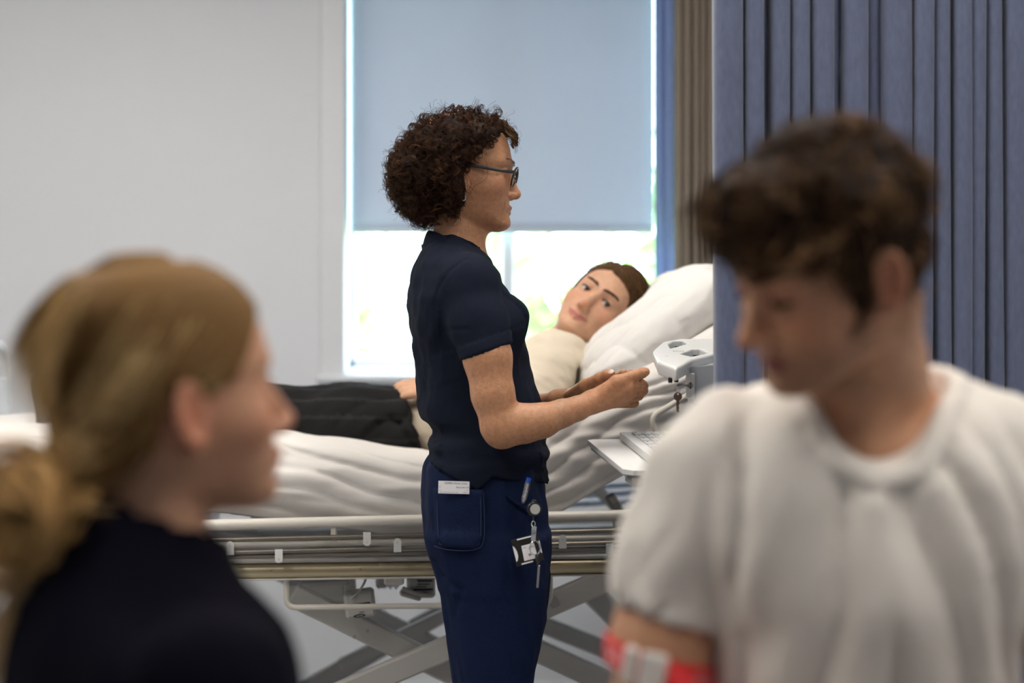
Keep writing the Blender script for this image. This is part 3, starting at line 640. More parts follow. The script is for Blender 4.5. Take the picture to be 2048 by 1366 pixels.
# neck block with the lock plate
nb_ = W(1401, 772, 2.60)
MB().prism([(-.022, .035), (.034, .04), (.040, -.05), (.018, -.046), (-.020, -.03)], .05, nb_+np.array([0, .025, 0]), (1, 0, 0), (0, 0, 1)).build('neck_block', M('cool_grey_plastic', (.50, .53, .57), .4, var=.02), cart)
lk = W(1380, 772, 2.575); MB().box(lk+np.array([.002, .004, 0]), (.017, .01, .046), rotm(-20), .001).build('lock_plate', white_pl, cart)
lc = lk+np.array([.001, -.003, 0.001]); MB().tube([lc+np.array([0, .004, 0]), lc+np.array([-.002, -.004, 0])], .0052, 14).build('lock_barrel', steel, cart, smooth=True)
MB().box(lc+np.array([-.001, -.0045, 0]), (.002, .001, .012), rotm(-20)).build('key_slot', dark_pl, cart)
k2 = W(1419, 798, 2.57); MB().tube([k2, k2+np.array([.012, 0, .004])], [.009, .011], 12).build('clamp_knob', dark_pl, cart, smooth=True)
# column, arm of the tray, base with castors
cxm, cym = W(1432, 0, 2.66)[0], 2.66
MB().tube([(cxm, cym, .14), (cxm, cym, 1.10)], .022, 16).build('column', lgmetal, cart, smooth=True); MB().box((cxm-.005, cym-.02, 1.085), (.05, .06, .06), None, .006).build('column_head', white_pl, cart)
for k in range(5):
    a = k*2*math.pi/5+.3; e = np.array([cxm+.27*math.cos(a), cym+.27*math.sin(a), .085]); MB().tube([(cxm, cym, .14), e+np.array([0, 0, .015])], [.024, .014], 10).build('base_leg', lgmetal, cart, smooth=True)
    MB().tube([e+np.array([-.011, 0, -.05]), e+np.array([.011, 0, -.05])], .035, 16).build('castor', dark_pl, cart, smooth=True); MB().tube([e+np.array([0, 0, .02]), e+np.array([0, 0, -.02])], .008, 8).build('castor_stem', gmetal, cart, smooth=True)
# keyboard tray: plane through three traced corners
T0 = W(1175, 880, 2.66); T1 = W(1241, 938, 2.47); T2 = W(1342, 862, 2.76)
tn = T1-T0; tr = T2-T0; tnl = np.linalg.norm(tn); tnu = tn/tnl; tz = np.cross(tnu, tr); tz /= np.linalg.norm(tz); trr = np.cross(tz, tnu)
if tz[2] < 0: tz = -tz; trr = -trr
if np.dot(trr, tr) < 0: trr = -trr
tz = np.cross(trr, -tnu)
tz /= np.linalg.norm(tz); TR = np.stack([trr, -tnu, tz], 1)
ol = [(0, 0), (.012, .004), (.40, .004), (.41, -.006), (.41, -tnl+.01), (.40, -tnl-.012), (.02, -tnl-.012), (.004, -tnl)]
tp_ = MB().prism(ol, .009, T0-tz*.009, trr, -tnu).build('tray', white_pl, cart)
MB().prism([(.004, -.012), (.4, -.012), (.4, -tnl), (.012, -tnl)], .006, T0-tz*.0155, trr, -tnu).build('tray_underside', M('tray_grey', (.42, .41, .40), .5, var=.03), cart)
MB().prism([(.02, -tnl+.03), (.075, -tnl+.03), (.075, -tnl-.008), (.02, -tnl-.008)], .016, T0-tz*.030, trr, -tnu).build('tray_bracket', gmetal, cart)
MB().tube([T0+trr*.2-tnu*-.1-tz*.02, (cxm, cym, .95)], .014, 10).build('tray_arm', lgmetal, cart, smooth=True)
kb = empty('keyboard', T0+trr*.2+tnu*.1, 'white keyboard lying on the tilted cart tray', 'keyboard')
k0 = T0+trr*.062+tnu*.002
MB().prism([(0, 0), (.30, 0), (.30, -tnl-.002), (0, -tnl-.002)], .013, k0+tz*.002, trr, -tnu).build('keyboard_body', white_pl, kb)
kg = MB(); kw_, kd = .0175, .0185; rows = 6
for r_ in range(rows):
    for c_ in range(15):
        o = k0+trr*(.018+c_*.0182)+tnu*(.012+r_*.0225); kg.prism([(.0012, -.0012), (kw_-.001, -.0012), (kw_-.001, -kd), (.0012, -kd)], .0035, o+tz*.015, trr, -tnu)
kg.build('keys', M('key_white', (.70, .72, .74), .4, var=.02), kb, kind='stuff')
lg = MB()
for r_ in range(rows):
    for c_ in range(15):
        o = k0+trr*(.022+c_*.0182)+tnu*(.017+r_*.0225); lg.prism([(0, 0), (.004, 0), (.004, -.004), (0, -.004)], .0002, o+tz*.0186, trr, -tnu)
lg.build('key_legends', grey_print, kb, kind='stuff')
# lock keys on a ring
kr = empty('lock_keys', lc+np.array([-.02, -.02, -.06]), 'small dull keys on a ring hanging from the cart lock', 'keys')
kp = lc+np.array([-.001, -.005, 0])
MB().tube(spline([kp, kp+np.array([-.010, -.006, .0005]), kp+np.array([-.016, -.011, .001])], 6), .0018, 6, flat=(1, .5)).build('inserted_key_blade', steel, kr, smooth=True)
q = kp+np.array([-.019, -.013, .001]); MB().tube([q+np.array([-.008, -.006, 0]), q+np.array([-.006, -.004, 0]), q+np.array([.004, .003, 0]), q+np.array([.006, .004, 0])], [.001, .0042, .0042, .002], 10, flat=(.8, .4)).build('inserted_key_bow', steel, kr, smooth=True)
rcn = W(1354.5, 777, 2.555); th = np.linspace(0, 2*np.pi, 22, endpoint=False); MB().tube([rcn+np.array([.0052*math.cos(a), 0.001*math.sin(a), .0062*math.sin(a)]) for a in th], .0006, 5, closed=True).build('key_ring', steel, kr, smooth=True)
kc = W(1355.5, 793, 2.556); bow = [(.0076*math.cos(a), .0078*math.sin(a)) for a in np.linspace(-math.pi/2+.35, 1.5*math.pi-.35, 22)]+[(-.0028, -.012), (-.0024, -.026), (-.001, -.0285), (.0016, -.0285), (.0024, -.027), (.0018, -.022), (.0026, -.020), (.0016, -.017), (.0028, -.012)]
bz = M('brown_key_metal', (.16, .11, .09), .4, metal=.7, var=.06)
MB().prism(bow, .0018, kc, (1, 0, 0), (0, 0, 1)).build('hanging_key', bz, kr); MB().tube([kc+np.array([0, -.0024, .0045]), kc+np.array([0, .0006, .0045])], .0017, 10).build('key_hole', paper_m, kr, smooth=True)
# ================================================================== PEOPLE: shared sculpting of heads, hair, hands
HEAD_ROWS = [(.1185, .00, -.02, .008), (.116, .028, -.052, .032), (.107, .050, -.074, .049), (.092, .068, -.089, .062), (.072, .081, -.097, .0705), (.050, .0885, -.100, .0745),
    (.030, .0925, -.100, .0760), (.018, .0945, -.099, .0758), (.004, .0895, -.097, .0745), (-.020, .0865, -.088, .0725), (-.040, .0885, -.075, .0685), (-.055, .0905, -.060, .0640),
    (-.070, .0915, -.045, .0590), (-.085, .0885, -.028, .0530), (-.095, .0890, -.010, .0470), (-.105, .0885, .010, .0385), (-.113, .0810, .030, .026), (-.1175, .070, .045, .012)]
def make_head(nose=.118, jaw=1.0, chin=0.0, lips=1.0, eyes='open', smile=0.0, ears=True, age=0.0, nosez=-.043, cheek=1.0):
    rows = []
    for z, yf, yb, w in HEAD_ROWS:
        k = np.clip((-.03-z)/.06, 0, 1); rows.append((z, -w*(1+(jaw-1)*k), w*(1+(jaw-1)*k), yb, yf+chin*np.clip((-.075-z)/.03, 0, 1)))
    st = Stack(rows, 2.25, 240)
    def f(P):
        ax = np.abs(P[:, 0]); Q = P.copy(); Q[:, 0] = ax
        d = st(P, .012)
        d = smin(d, ell(Q, (.045, .050, -.030), (.022*cheek, .024, .020)), .022)
        d = smin(d, ell(Q, (0, .077+chin, -.101), (.022, .016, .014)), .016)
        d = smin(d, rc(Q, (.008, .0845, .017), (.046, .0675, .020), .0085, .0060), .012)
        d = smax(d, -ell(Q, (.0325, .0985, -.001), (.0185, .0185, .0105)), .014)
        d = smin(d, rc(Q, (0, .0815, .010), (0, nose-.0115, nosez+.003), .0075, .0100), .010)
        d = smin(d, ell(Q, (0, nose-.0105, nosez), (.0105, .0105, .0095)), .006)
        d = smin(d, ell(Q, (.0125, nose-.021, nosez-.004), (.0075, .0115, .0075)), .005)
        d = smax(d, -ell(Q, (.0065, nose-.0155, nosez-.0125), (.0035, .0055, .0045)), .003)
        mz = -.0735
        cx = np.array([.0245+.003*smile, .0835-.004*smile, mz+.0075*smile])
        if lips:
            up = smin(rc(Q, cx, (.008, .0925, mz+.0038), .0022*lips, .0048*lips), rc(Q, (.008, .0925, mz+.0038), (0, .0935, mz+.0030), .0048*lips, .0044*lips), .003)
            lo = rc(Q, cx, (0, .0905, mz-.0060), .0022*lips, .0064*lips); d = smin(d, up, .0045); d = smin(d, lo, .005)
        slit = np.minimum(rc(Q, cx+np.array([.001, .003, 0]), (.012, .0975, mz+.0012*smile), .0011, .0012), rc(Q, (.012, .0975, mz+.0012*smile), (0, .1015, mz+.0006), .0012, .0012)); d = smax(d, -slit, .0035)
        if smile: d = smax(d, -rc(Q, (.019, .098, -.050), (.034, .082, -.070), .002, .003), .012)
        if age:
            for a, b, r in (((.018, .100, -.046), (.036, .082, -.078), .0024), ((.030, .0875, -.078), (.031, .081, -.096), .0020), ((.037, .080, -.066), (.039, .072, -.092), .0018), ((.046, .078, -.004), (.060, .062, -.012), .0016), ((.046, .078, .002), (.060, .062, .006), .0014)):
                d = smax(d, -rc(Q, a, b, r*.5, r), .006)
        # lids
        e = ell(Q, (.0325, .0715, -.001), (.0150, .0138, .0132)); d = smin(d, e, .004)
        if eyes == 'open':
            d = smax(d, -ell(Q, (.0325, .0885, -.0016), (.0130, .0120, .0036)), .0018)
        else:
            d = smax(d, -rc(Q, (.021, .0850, -.006), (.0325, .0875, -.0085), .0008, .0012), .003); d = smax(d, -rc(Q, (.0325, .0875, -.0085), (.045, .079, -.0055), .0012, .0008), .003)
        if ears:
            ec = np.array([.0755, -.010, -.016]); Re = rotm(28, 8, 0).astype(np.float32)
            q = (Q-ec.astype(np.float32))@Re
            disc = ell(q, (.004, 0, 0), (.0045, .0165, .0290)); disc = smin(disc, ell(q, (.002, .004, -.024), (.0045, .0085, .0090)), .006)
            th = np.linspace(.2, 1.55*math.pi, 9); hel = [(.0070, .0155*math.cos(a), .004+.0265*math.sin(a)) for a in th]; disc = smin(disc, chain(q, hel, [.0028]*9, .002), .004)
            disc = smax(disc, -ell(q, (.0105, .002, -.004), (.0075, .0085, .0130)), .004); disc = smax(disc, -ell(q, (.009, -.001, .013), (.004, .007, .007)), .004)
            d = smin(d, disc, .005)
        return d
    return f
def skin_cols(H, base, lips=(.42, .13, .11), blush=.5, stubble=0.0, lipk=1.0, smile=0.0):
    base = np.array(base); n = len(H); C = np.tile(base, (n, 1)); ax = np.abs(H[:, 0])
    def g(c, s): return np.exp(-(((np.stack([ax, H[:, 1], H[:, 2]], 1)-np.array(c))/np.array(s))**2).sum(1))[:, None]
    red = base*np.array([1.06, .62, .58])
    for c, s, k in (((.045, .062, -.032), (.022, .03, .018), .55*blush), ((0, .115, -.045), (.014, .02, .014), .6*blush), ((.082, -.01, -.016), (.016, .03, .035), .7*blush), ((.0325, .085, -.004), (.02, .015, .010), .35)):
        C = C*(1-g(c, s)*k)+red*g(c, s)*k
    hw = .0245+.0025*smile; zl = -.0735+.0075*smile*(ax/hw)**2; hh = .0085*np.sqrt(np.clip(1-(ax/hw)**2, 0, 1))+.0006
    m = (np.exp(-((H[:, 2]-zl+.001)/hh)**6)*(H[:, 1] > .070)*(ax < hw))[:, None]*lipk; C = C*(1-m)+np.array(lips)*m
    m = (np.exp(-((H[:, 2]-zl)/.0010)**2)*(H[:, 1] > .070)*(ax < hw*1.06))[:, None]*.75; C = C*(1-m)+np.array(lips)*.25*m  # shade of the mouth slit put into the colour as a dark line
    if stubble:
        s = np.clip((-.050-H[:, 2])/.02, 0, 1)*np.clip((H[:, 1]+.01)/.03, 0, 1)*(1-np.clip((-.13-H[:, 2])/.02, 0, 1)); C = C*(1-.32*stubble*s[:, None])
    return C
def eye_mesh(parent, R, loc, sc, gaze, iris=(.16, .10, .05), r=.0122):
    for s in (1, -1):
        c = loc+R@(np.array([s*.0325, .0735, -.001])*sc); gd = np.asarray(gaze, float); gd = gd/np.linalg.norm(gd)
        n1, n2 = 22, 28; ref = np.array([0, 0, 1.0]); u = np.cross(gd, ref); u /= np.linalg.norm(u); w = np.cross(u, gd); V = []; C = []
        for i in range(n1+1):
            a = math.pi*(i/n1)**1.35
            for j in range(n2):
                b = 2*math.pi*j/n2; V.append(c+r*sc*(math.cos(a)*gd+math.sin(a)*(math.cos(b)*u+math.sin(b)*w)))
                C.append((.01, .008, .007) if a < .26 else iris if a < .64 else (.05, .04, .035) if a < .69 else (.52, .47, .44))  # white of the eye toned down, its shadowing put into the colour
        Fc = np.array([(i*n2+j, i*n2+(j+1) % n2, (i+1)*n2+(j+1) % n2, (i+1)*n2+j) for i in range(n1) for j in range(n2)])
        mk('eye', np.array(V), Fc, eye_m, parent, True, col=np.array(C))
eye_m = M('eyeball', (.8, .8, .8), .08, spec=.6, vcol=True)
skin_m = M('skin', (.6, .4, .3), .52, spec=.35, sss=.12, vcol=True, var=.07, vscale=55, bump=.12, bscale=420)
skin_old = M('freckled_skin', (.6, .4, .3), .50, spec=.4, sss=.10, vcol=True, var=.13, vscale=130, bump=.22, bscale=300)
def hair_mat(name, rough=.66, spec=.09): return M(name, (.1, .06, .04), rough, spec=spec, vcol=True)
hair_m = hair_mat('hair')
def sample(V, Fc, n, rg):
    a, b, c, d = [V[Fc[:, i]] for i in range(4)]; nr = np.cross(c-a, d-b); A = np.linalg.norm(nr, axis=1); i = rg.choice(len(Fc), n, p=A/A.sum()); u, w = rg.random((2, n, 1))
    P = (a[i]*(1-u)+b[i]*u)*(1-w)+(d[i]*(1-u)+c[i]*u)*w; return P, nr[i]/(A[i][:, None]+1e-12)
def unit(v): return v/(np.linalg.norm(v, axis=-1, keepdims=True)+1e-12)
SKULL = Stack([(z, -w, w, yb, yf) for z, yf, yb, w in HEAD_ROWS], 2.25, 240)
def hair_volume(ells, hl, lift=.006):    # in head space: the skull grown by lift plus ellipsoids, kept above a hairline table hl[(y, z)]
    hl = np.array(sorted(hl)); 
    def f(P):
        d = SKULL(P, .012)-lift
        for c, r in ells:
            d = smin(d, ell(P, c, r), .03)
        cut = np.interp(P[:, 1], hl[:, 0], hl[:, 1]).astype(P.dtype)-P[:, 2]
        return smax(d, cut*.8, .010)
    return f
def to_world(H, R, loc, sc): return H@R.T*sc+loc
def hand_chain(P, pts, rad): return chain(P, pts, rad, .004)
shoe_m = M('black_shoe', (.02, .02, .022), .5, var=.05)
def shoe(parent, toe, heel, wide=.045):
    toe = np.asarray(toe, np.float32); heel = np.asarray(heel, np.float32)
    def f(P):
        d = smin(rc(P, heel+np.array([0, 0, .045], np.float32), toe+np.array([0, 0, .035], np.float32), .044, .036), rc(P, heel+np.array([0, 0, .10], np.float32), heel+np.array([0, 0, .05], np.float32), .04, .045), .03)
        return smax(d, -P[:, 2]+.004, .006)
    lo = np.minimum(toe, heel)-.07; hi = np.maximum(toe, heel)+.16; V, Fc = sculpt(f, lo, hi, .012); mk('shoe', V, Fc, shoe_m, parent)
# ================================================================== STANDING WOMAN (clinic staff, profile, facing the head of the bed)
NY = 2.75
nurse = empty('person', (W(975, 0, NY)[0], NY, 0), 'standing woman with curly dark hair and glasses in navy polo, hands clasped', 'person')
NR = rotm(-87, -2, 0); NL = np.array([-.0895, NY, 1.527]); NS = .95
nh = make_head(nose=.1135, jaw=.95, chin=.000, lips=.72, eyes='open', age=1.0, nosez=-.0415, cheek=.9)
NRf = NR.astype(np.float32); NLf = NL.astype(np.float32)
p32 = lambda *a: np.array(W(*a), np.float32)
def rm(px, Y): return px*Y/F       # pixel radius to metres
RA = [(p32(938, 575, 2.60), .036), (p32(962, 655, 2.580), .0360), (p32(970, 690, 2.568), .0400), (p32(975, 715, 2.563), .0428), (p32(986, 790, 2.555), .0375), (p32(1000, 850, 2.553), .0335), (p32(1005, 862, 2.553), .0300)]
RF = [(p32(1003, 860, 2.553), .0300), (p32(1048, 847, 2.558), .0340), (p32(1085, 841, 2.565), .0300), (p32(1124, 827, 2.578), .0240), (p32(1155, 817, 2.590), .0205), (p32(1182, 805, 2.600), .0190)]
LA = [(p32(950, 575, 2.92), .046), (p32(985, 720, 2.95), .040), (p32(1010, 835, 2.95), .032), (p32(1060, 820, 2.90), .030), (p32(1112, 800, 2.80), .0175)]
MET = [((1258, 774, 2.598), .0125), ((1258, 786, 2.612), .0125), ((1252, 796, 2.632), .0120), ((1241, 803, 2.652), .0110)]
FNG = [[(1258, 774, 2.598), (1286, 771, 2.622), (1287, 772, 2.655), (1266, 770, 2.69)], [(1258, 786, 2.612), (1286, 781, 2.638), (1281, 786, 2.675), (1257, 784, 2.70)],
       [(1252, 796, 2.632), (1277, 791, 2.660), (1269, 795, 2.690), (1248, 793, 2.71)], [(1241, 803, 2.652), (1262, 800, 2.675), (1252, 803, 2.70), (1238, 801, 2.712)]]
def nurse_hands(P):
    w = p32(1184, 804, 2.602); d = None
    for (q, r) in MET:
        e = rc(P, w, p32(*q), .0165, r); d = e if d is None else smin(d, e, .012)
    d = smin(d, ell(P, p32(1222, 784, 2.612), (.030, .016, .019), rotm(0, 0, -22)), .010)
    th = [(1196, 793, 2.600), (1234, 765, 2.594), (1262, 753.5, 2.598), (1284, 746, 2.606), (1291, 743.5, 2.610)]
    d = smin(d, chain(P, [p32(*t) for t in th], [.015, .0135, .0098, .0092, .0080], .005), .008)
    for fg in FNG:
        d = smin(d, chain(P, [p32(*t) for t in fg], [.0105, .0092, .0085, .0075], .003), .003)
    # web line between thumb and fingers stays open
    # left hand lying inside the right one
    l = None; lw = p32(1116, 800, 2.80)
    for q, r in (((1225, 774, 2.70), .0125), ((1228, 786, 2.71), .0125), ((1230, 798, 2.715), .012), ((1228, 806, 2.70), .0105)):
        e = rc(P, lw, p32(*q), .016, r); l = e if l is None else smin(l, e, .012)
    l = smin(l, chain(P, [p32(1142, 793, 2.745), p32(1170, 772, 2.70), p32(1199, 757, 2.672), p32(1214, 750, 2.662), p32(1222, 747.5, 2.658)], [.0145, .0125, .0100, .0095, .0082], .005), .010)
    for a, b, r in (((1245, 774, 2.69), (1257.5, 768.5, 2.606), .0062), ((1256, 772, 2.69), (1270, 765, 2.605), .0076), ((1268, 773, 2.69), (1283.5, 766, 2.609), .0074), ((1234, 753, 2.70), (1247, 745.5, 2.668), .0072), ((1250, 752, 2.705), (1263, 746, 2.675), .0066), ((1228, 806, 2.70), (1268, 806, 2.665), .0095)):
        l = np.minimum(l, rc(P, p32(*a), p32(*b), r*1.05, r))
    return smin(d, l, .0012)
def nurse_f(P):
    d = nh((P-NLf)@NRf/np.float32(NS))*NS
    d = smin(d, chain(P, [p32(918, 410, NY), p32(915, 470, NY), p32(905, 530, NY)], [.045, .045, .056], .01), .022)
    d = smin(d, rc(P, p32(948, 455, NY), p32(938, 500, NY), .024, .022), .018)
    d = smin(d, rc(P, p32(930, 600, NY-.06), p32(930, 600, NY+.06), .07, .07), .03)
    d = smin(d, ell(P, p32(940, 700, NY), (.07, .11, .20)), .03); d = smin(d, ell(P, p32(965, 960, NY), (.08, .12, .16)), .03)
    d = smin(d, rc(P, p32(915, 575, NY-.06), RA[0][0], .04, .036), .02); d = smin(d, rc(P, p32(915, 565, NY+.06), LA[0][0], .05, .046), .03)
    ra = chain(P, [a for a, _ in RA], [r for _, r in RA], .012); rf = chain(P, [a for a, _ in RF], [r for _, r in RF], .012)
    d = smin(d, smin(ra, rf, .014), .012); d = smin(d, chain(P, [a for a, _ in LA], [r for _, r in LA], .012), .012)
    return smin(d, nurse_hands(P), .008)
def box_of(*pts, pad=.03):
    P = np.array(pts); return P.min(0)-pad, P.max(0)+pad
hlo = np.array([-.205, 2.655, 1.375]); hhi = np.array([.05, 2.845, 1.655])
v1 = sculpt(nurse_f, hlo, hhi, .0022)
v2 = sculpt(nurse_f, [-.23, 2.50, .82], [.12, 3.03, 1.378], .0065)
v3 = sculpt(nurse_f, W(1085, 830, 2.5)*np.array([1, 0, 0])+np.array([.025, 2.53, 1.035]), [.275, 2.88, 1.20], .0019)
Vn, Fn = merge(v1, v2, v3); Hn = (Vn-NL)@NR/NS
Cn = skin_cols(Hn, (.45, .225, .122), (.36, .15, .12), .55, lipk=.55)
hand = np.clip((Vn[:, 0]-.10)/.08, 0, 1)[:, None]; Cn = Cn*(1-hand*.0)*np.where(hand > 0, np.array([1, .95, .93]), 1)
fre = np.clip(vnoise(Vn, 260, 3)-.62, 0, 1)[:, None]*1.6; Cn = Cn*(1-fre*np.array([.35, .5, .55]))
mk('body', Vn, Fn, skin_old, nurse, col=Cn)
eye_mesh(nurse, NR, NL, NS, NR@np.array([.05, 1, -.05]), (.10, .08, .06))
# nails
nail_m = M('fingernail', (.62, .40, .33), .25, var=.03)
for a, n, s in (((1288, 739.5, 2.601), (.1, -.25, 1), (.0062, .0052)), ((1221.5, 743.0, 2.651), (-.15, -.75, .6), (.0058, .0048))):
    c = np.array(W(*a)); nz = unit(np.array(n)); t = unit(np.array([.95, .1, .3])-nz*np.dot([.95, .1, .3], nz)); b = np.cross(nz, t); V = [c+nz*.0006]
    for q in range(14): V.append(c+t*s[0]*math.cos(q*2*math.pi/14)+b*s[1]*math.sin(q*2*math.pi/14)-nz*.0006)
    mk('fingernail', V, [(0, 1+q, 1+(q+1) % 14) for q in range(14)], nail_m, nurse)
# hair: traced outline, rounded across, face side cut open; then curls
OUT = np.array([(1033, 297), (1000, 340), (975, 430), (935, 452), (908, 449), (881, 442), (862, 451), (838, 450), (819, 443), (796, 415), (778, 383), (771, 349), (780, 317), (796, 281), (818, 257), (851, 235), (888, 218), (922, 209), (956, 213), (990, 227), (1015, 246), (1031, 266)], float)
CUT = np.array([(1070, 300), (1034, 299), (1019, 283), (1003, 268), (998, 280), (978, 292), (967, 309), (953, 323), (937, 340), (930, 362), (935, 390), (928, 408), (919, 421), (921, 446), (925, 500), (1070, 500)], float)
def px2(A): A = np.asarray(A); return np.stack([(A[:, 0]-1024)/F*NY, CZ-(A[:, 1]-683)/F*NY], 1).astype(np.float32)
OP, CP = px2(OUT), px2(CUT)
def nhair_f(P, grow=0.0):
    Q = P[:, [0, 2]]; y = np.clip(np.abs(P[:, 1]-NY)/.112, 0, .999); d = poly_sdf(Q, OP)+.085*(1-np.sqrt(1-y**2.3))-grow
    d = np.maximum(d, np.abs(P[:, 1]-NY)-.112)
    return smax(d, -poly_sdf(Q, CP)*1.0, .008)
Vh, Fh = sculpt(lambda P: nhair_f(P, -.015), [-.27, 2.62, 1.40], [.04, 2.88, 1.67], .0045, project=0)
Vh = Vh+unit(Vh-np.array([-.13, NY, 1.53]))*(fbm(Vh, 60, 2, 2)*.008)[:, None]
Ch = np.tile(np.array([.020, .010, .007]), (len(Vh), 1))*(1+.5*fbm(Vh, 60, 2, 5)[:, None])
rg = np.random.default_rng(3)
K = 30; t = np.linspace(0, 1, K)
def curls(nl, per, rad_l, amp, frq, length, rr):
    P0, N0 = sample(Vh, Fh, nl, rg); N0 = np.where(((P0-np.array([-.13, NY, 1.53]))*N0).sum(1, keepdims=True) < 0, -N0, N0)
    fl = unit(np.array([-.30, 0, -.85])+.75*rg.normal(size=(nl, 3))); fl = unit(fl-N0*(fl*N0).sum(1, keepdims=True)*.8); bn = np.cross(N0, fl)
    L = (length*(.7+.7*rg.random(nl)))[:, None]; ph = rg.random((nl, 1))*6.28; A = (amp*(.7+.6*rg.random(nl)))[:, None]; fq = (frq*(.75+.6*rg.random(nl)))[:, None]*6.28*rg.choice([-1, 1], (nl, 1)); rise = (.003+.008*rg.random(nl))[:, None]
    S = P0[:, None]-N0[:, None]*.003+fl[:, None]*(L*t)[..., None]+N0[:, None]*(rise*np.sin(np.pi*np.minimum(t*1.15, 1)))[..., None]+N0[:, None]*(A*np.minimum(t*4, 1)*np.cos(fq*t+ph))[..., None]+bn[:, None]*(A*np.minimum(t*4, 1)*np.sin(fq*t+ph))[..., None]
    S[:, :, 2] -= .10*(L*t)**1.6
    tone = rg.random((nl, 1))**1.5; S = np.repeat(S, per, 0); o = rg.normal(size=(nl*per, 1, 3))*rad_l; S = S+o*(.6+.9*t)[None, :, None]
    tone = np.clip(np.repeat(tone, per, 0)+.25*rg.normal(size=(nl*per, 1)), 0, 1); Pk = np.repeat(P0, per, 0)
    face = poly_sdf(S.reshape(-1, 3)[:, [0, 2]].astype(np.float32), CP).reshape(S.shape[:2]); keep = face.min(1) > -.003-.011*np.repeat(rg.random(len(face)//per) < .45, per)
    keep &= poly_sdf(S.reshape(-1, 3)[:, [0, 2]].astype(np.float32), OP).reshape(S.shape[:2]).max(1) < .012
    S, tone, Pk = S[keep], tone[keep], Pk[keep]
    r = (rr*(.7+.6*rg.random((len(S), 1))))*np.clip(1.15-t, .25, 1)[None]
    tip = np.clip((-.185-Pk[:, :1])/.05, 0, 1); lowb = np.clip((1.455-Pk[:, 2:3])/.04, 0, 1); front = np.clip((Pk[:, :1]+.035)/.03, 0, 1)
    c = np.array([.020, .0095, .006])*(1-tone)+np.array([.085, .038, .020])*tone+np.maximum(tip, lowb)*np.array([.03, .02, .012])+front*np.array([.07, .04, .02])*rg.random((len(S), 1))
    return strand_mesh(S, r, c)
c1_ = curls(1000, 7, .0015, .0062, 2.3, .048, .00055); c2_ = curls(1100, 1, 0, .0050, 2.0, .040, .00045)
fr_ = []
for k in range(16):       # fringe curls over the forehead
    u = k/15; y0 = NY-.05+.10*rg.random(); a = W(992+22*rg.random(), 238+14*rg.random(), y0); b = W(1018+14*rg.random(), 262+10*rg.random(), y0); c = W(1026+8*rg.random(), 284+14*rg.random(), y0)
    pth = spline([a, b, c], K); ph = rg.random()*6.28; pth = pth+np.stack([.0035*np.cos(11*t+ph), .004*np.sin(11*t+ph), .002*np.sin(9*t)], 1)
    for _ in range(8): fr_.append(pth+rg.normal(size=3)*.0016)
fr_ = np.array(fr_); c3_ = strand_mesh(fr_, np.full(fr_.shape[:2], .0005), np.array([.06, .030, .016])+np.array([.12, .07, .04])*rg.random((len(fr_), 1)))
V2, F2 = merge(c1_[:2], c2_[:2], c3_[:2]); C2 = np.concatenate([c1_[2], c2_[2], c3_[2]])
# loose flyaways round the outline and a few wisps on the cheek
NF = 320; P1, N1 = sample(Vh, Fh, NF, rg); N1 = np.where(((P1-np.array([-.13, NY, 1.53]))*N1).sum(1, keepdims=True) < 0, -N1, N1); f1 = unit(N1+.8*rg.normal(size=P1.shape)+np.array([-.2, 0, .15])); b1 = unit(np.cross(N1, f1)); L1 = (.015+.03*rg.random((NF, 1))); ph1 = rg.random((NF, 1))*6.28
S1 = P1[:, None]+f1[:, None]*(L1*t)[..., None]+b1[:, None]*(.005*t*np.sin(9*t+ph1))[..., None]+N1[:, None]*(.004*np.cos(7*t+ph1))[..., None]
k1 = poly_sdf(S1.reshape(-1, 3)[:, [0, 2]].astype(np.float32), CP).reshape(S1.shape[:2]).min(1) > -.002; S1 = S1[k1]; V3, F3, C3 = strand_mesh(S1, np.full(S1.shape[:2], .00022), np.tile([.06, .032, .02], (len(S1), 1)))
wis = [[(938, 322, 2.668), (965, 316, 2.67), (975, 335, 2.674), (972, 358, 2.674), (950, 372, 2.672), (938, 390, 2.67)], [(940, 352, 2.668), (934, 366, 2.668), (945, 378, 2.669), (953, 386, 2.669)], [(930, 345, 2.668), (940, 358, 2.668), (942, 372, 2.668), (930, 384, 2.667)]]
S2 = np.stack([spline([W(*q) for q in w_], K) for w_ in wis]); V4, F4, C4 = strand_mesh(S2, np.full(S2.shape[:2], .00032), np.tile([.03, .015, .01], (3, 1)))
VV, FF = merge((Vh, Fh), (V2, F2), (V3, F3), (V4, F4)); mk('hair', VV, FF, hair_m, nurse, col=np.concatenate([Ch, C2, C3, C4]))
def brows(parent, R, loc, sc, col, n=110, dense=.0006, lift=0.0, arch=.003, side=(1, -1)):
    rg = np.random.default_rng(8); Ss = []
    for s in side:
        for _ in range(n):
            u = rg.random(); x = .010+.037*u; zc = .0180+arch*math.sin(u*2.2)+.0055*u+lift; z = zc+rg.normal()*.0018*(1-u*.5); y = .0975-.42*max(x-.012, 0)**1.15*3.0*.75
            y = .0988-8.5*x*x
            d = np.array([.8, -.25-.3*u, .45-.6*u]); d /= np.linalg.norm(d); Ss.append([to_world(np.array([s*(x+d[0]*q), y+d[1]*q+.0008, z+d[2]*q]), R, loc, sc) for q in np.linspace(-.003, .005, 4)])
    Ss = np.array(Ss); V, Fc, C = strand_mesh(Ss, np.full(Ss.shape[:2], dense), np.tile(col, (len(Ss), 1))); mk('eyebrows', V, Fc, hair_m, parent, col=C)
brows(nurse, NR, NL, NS, (.12, .07, .045), n=45, dense=.00035)
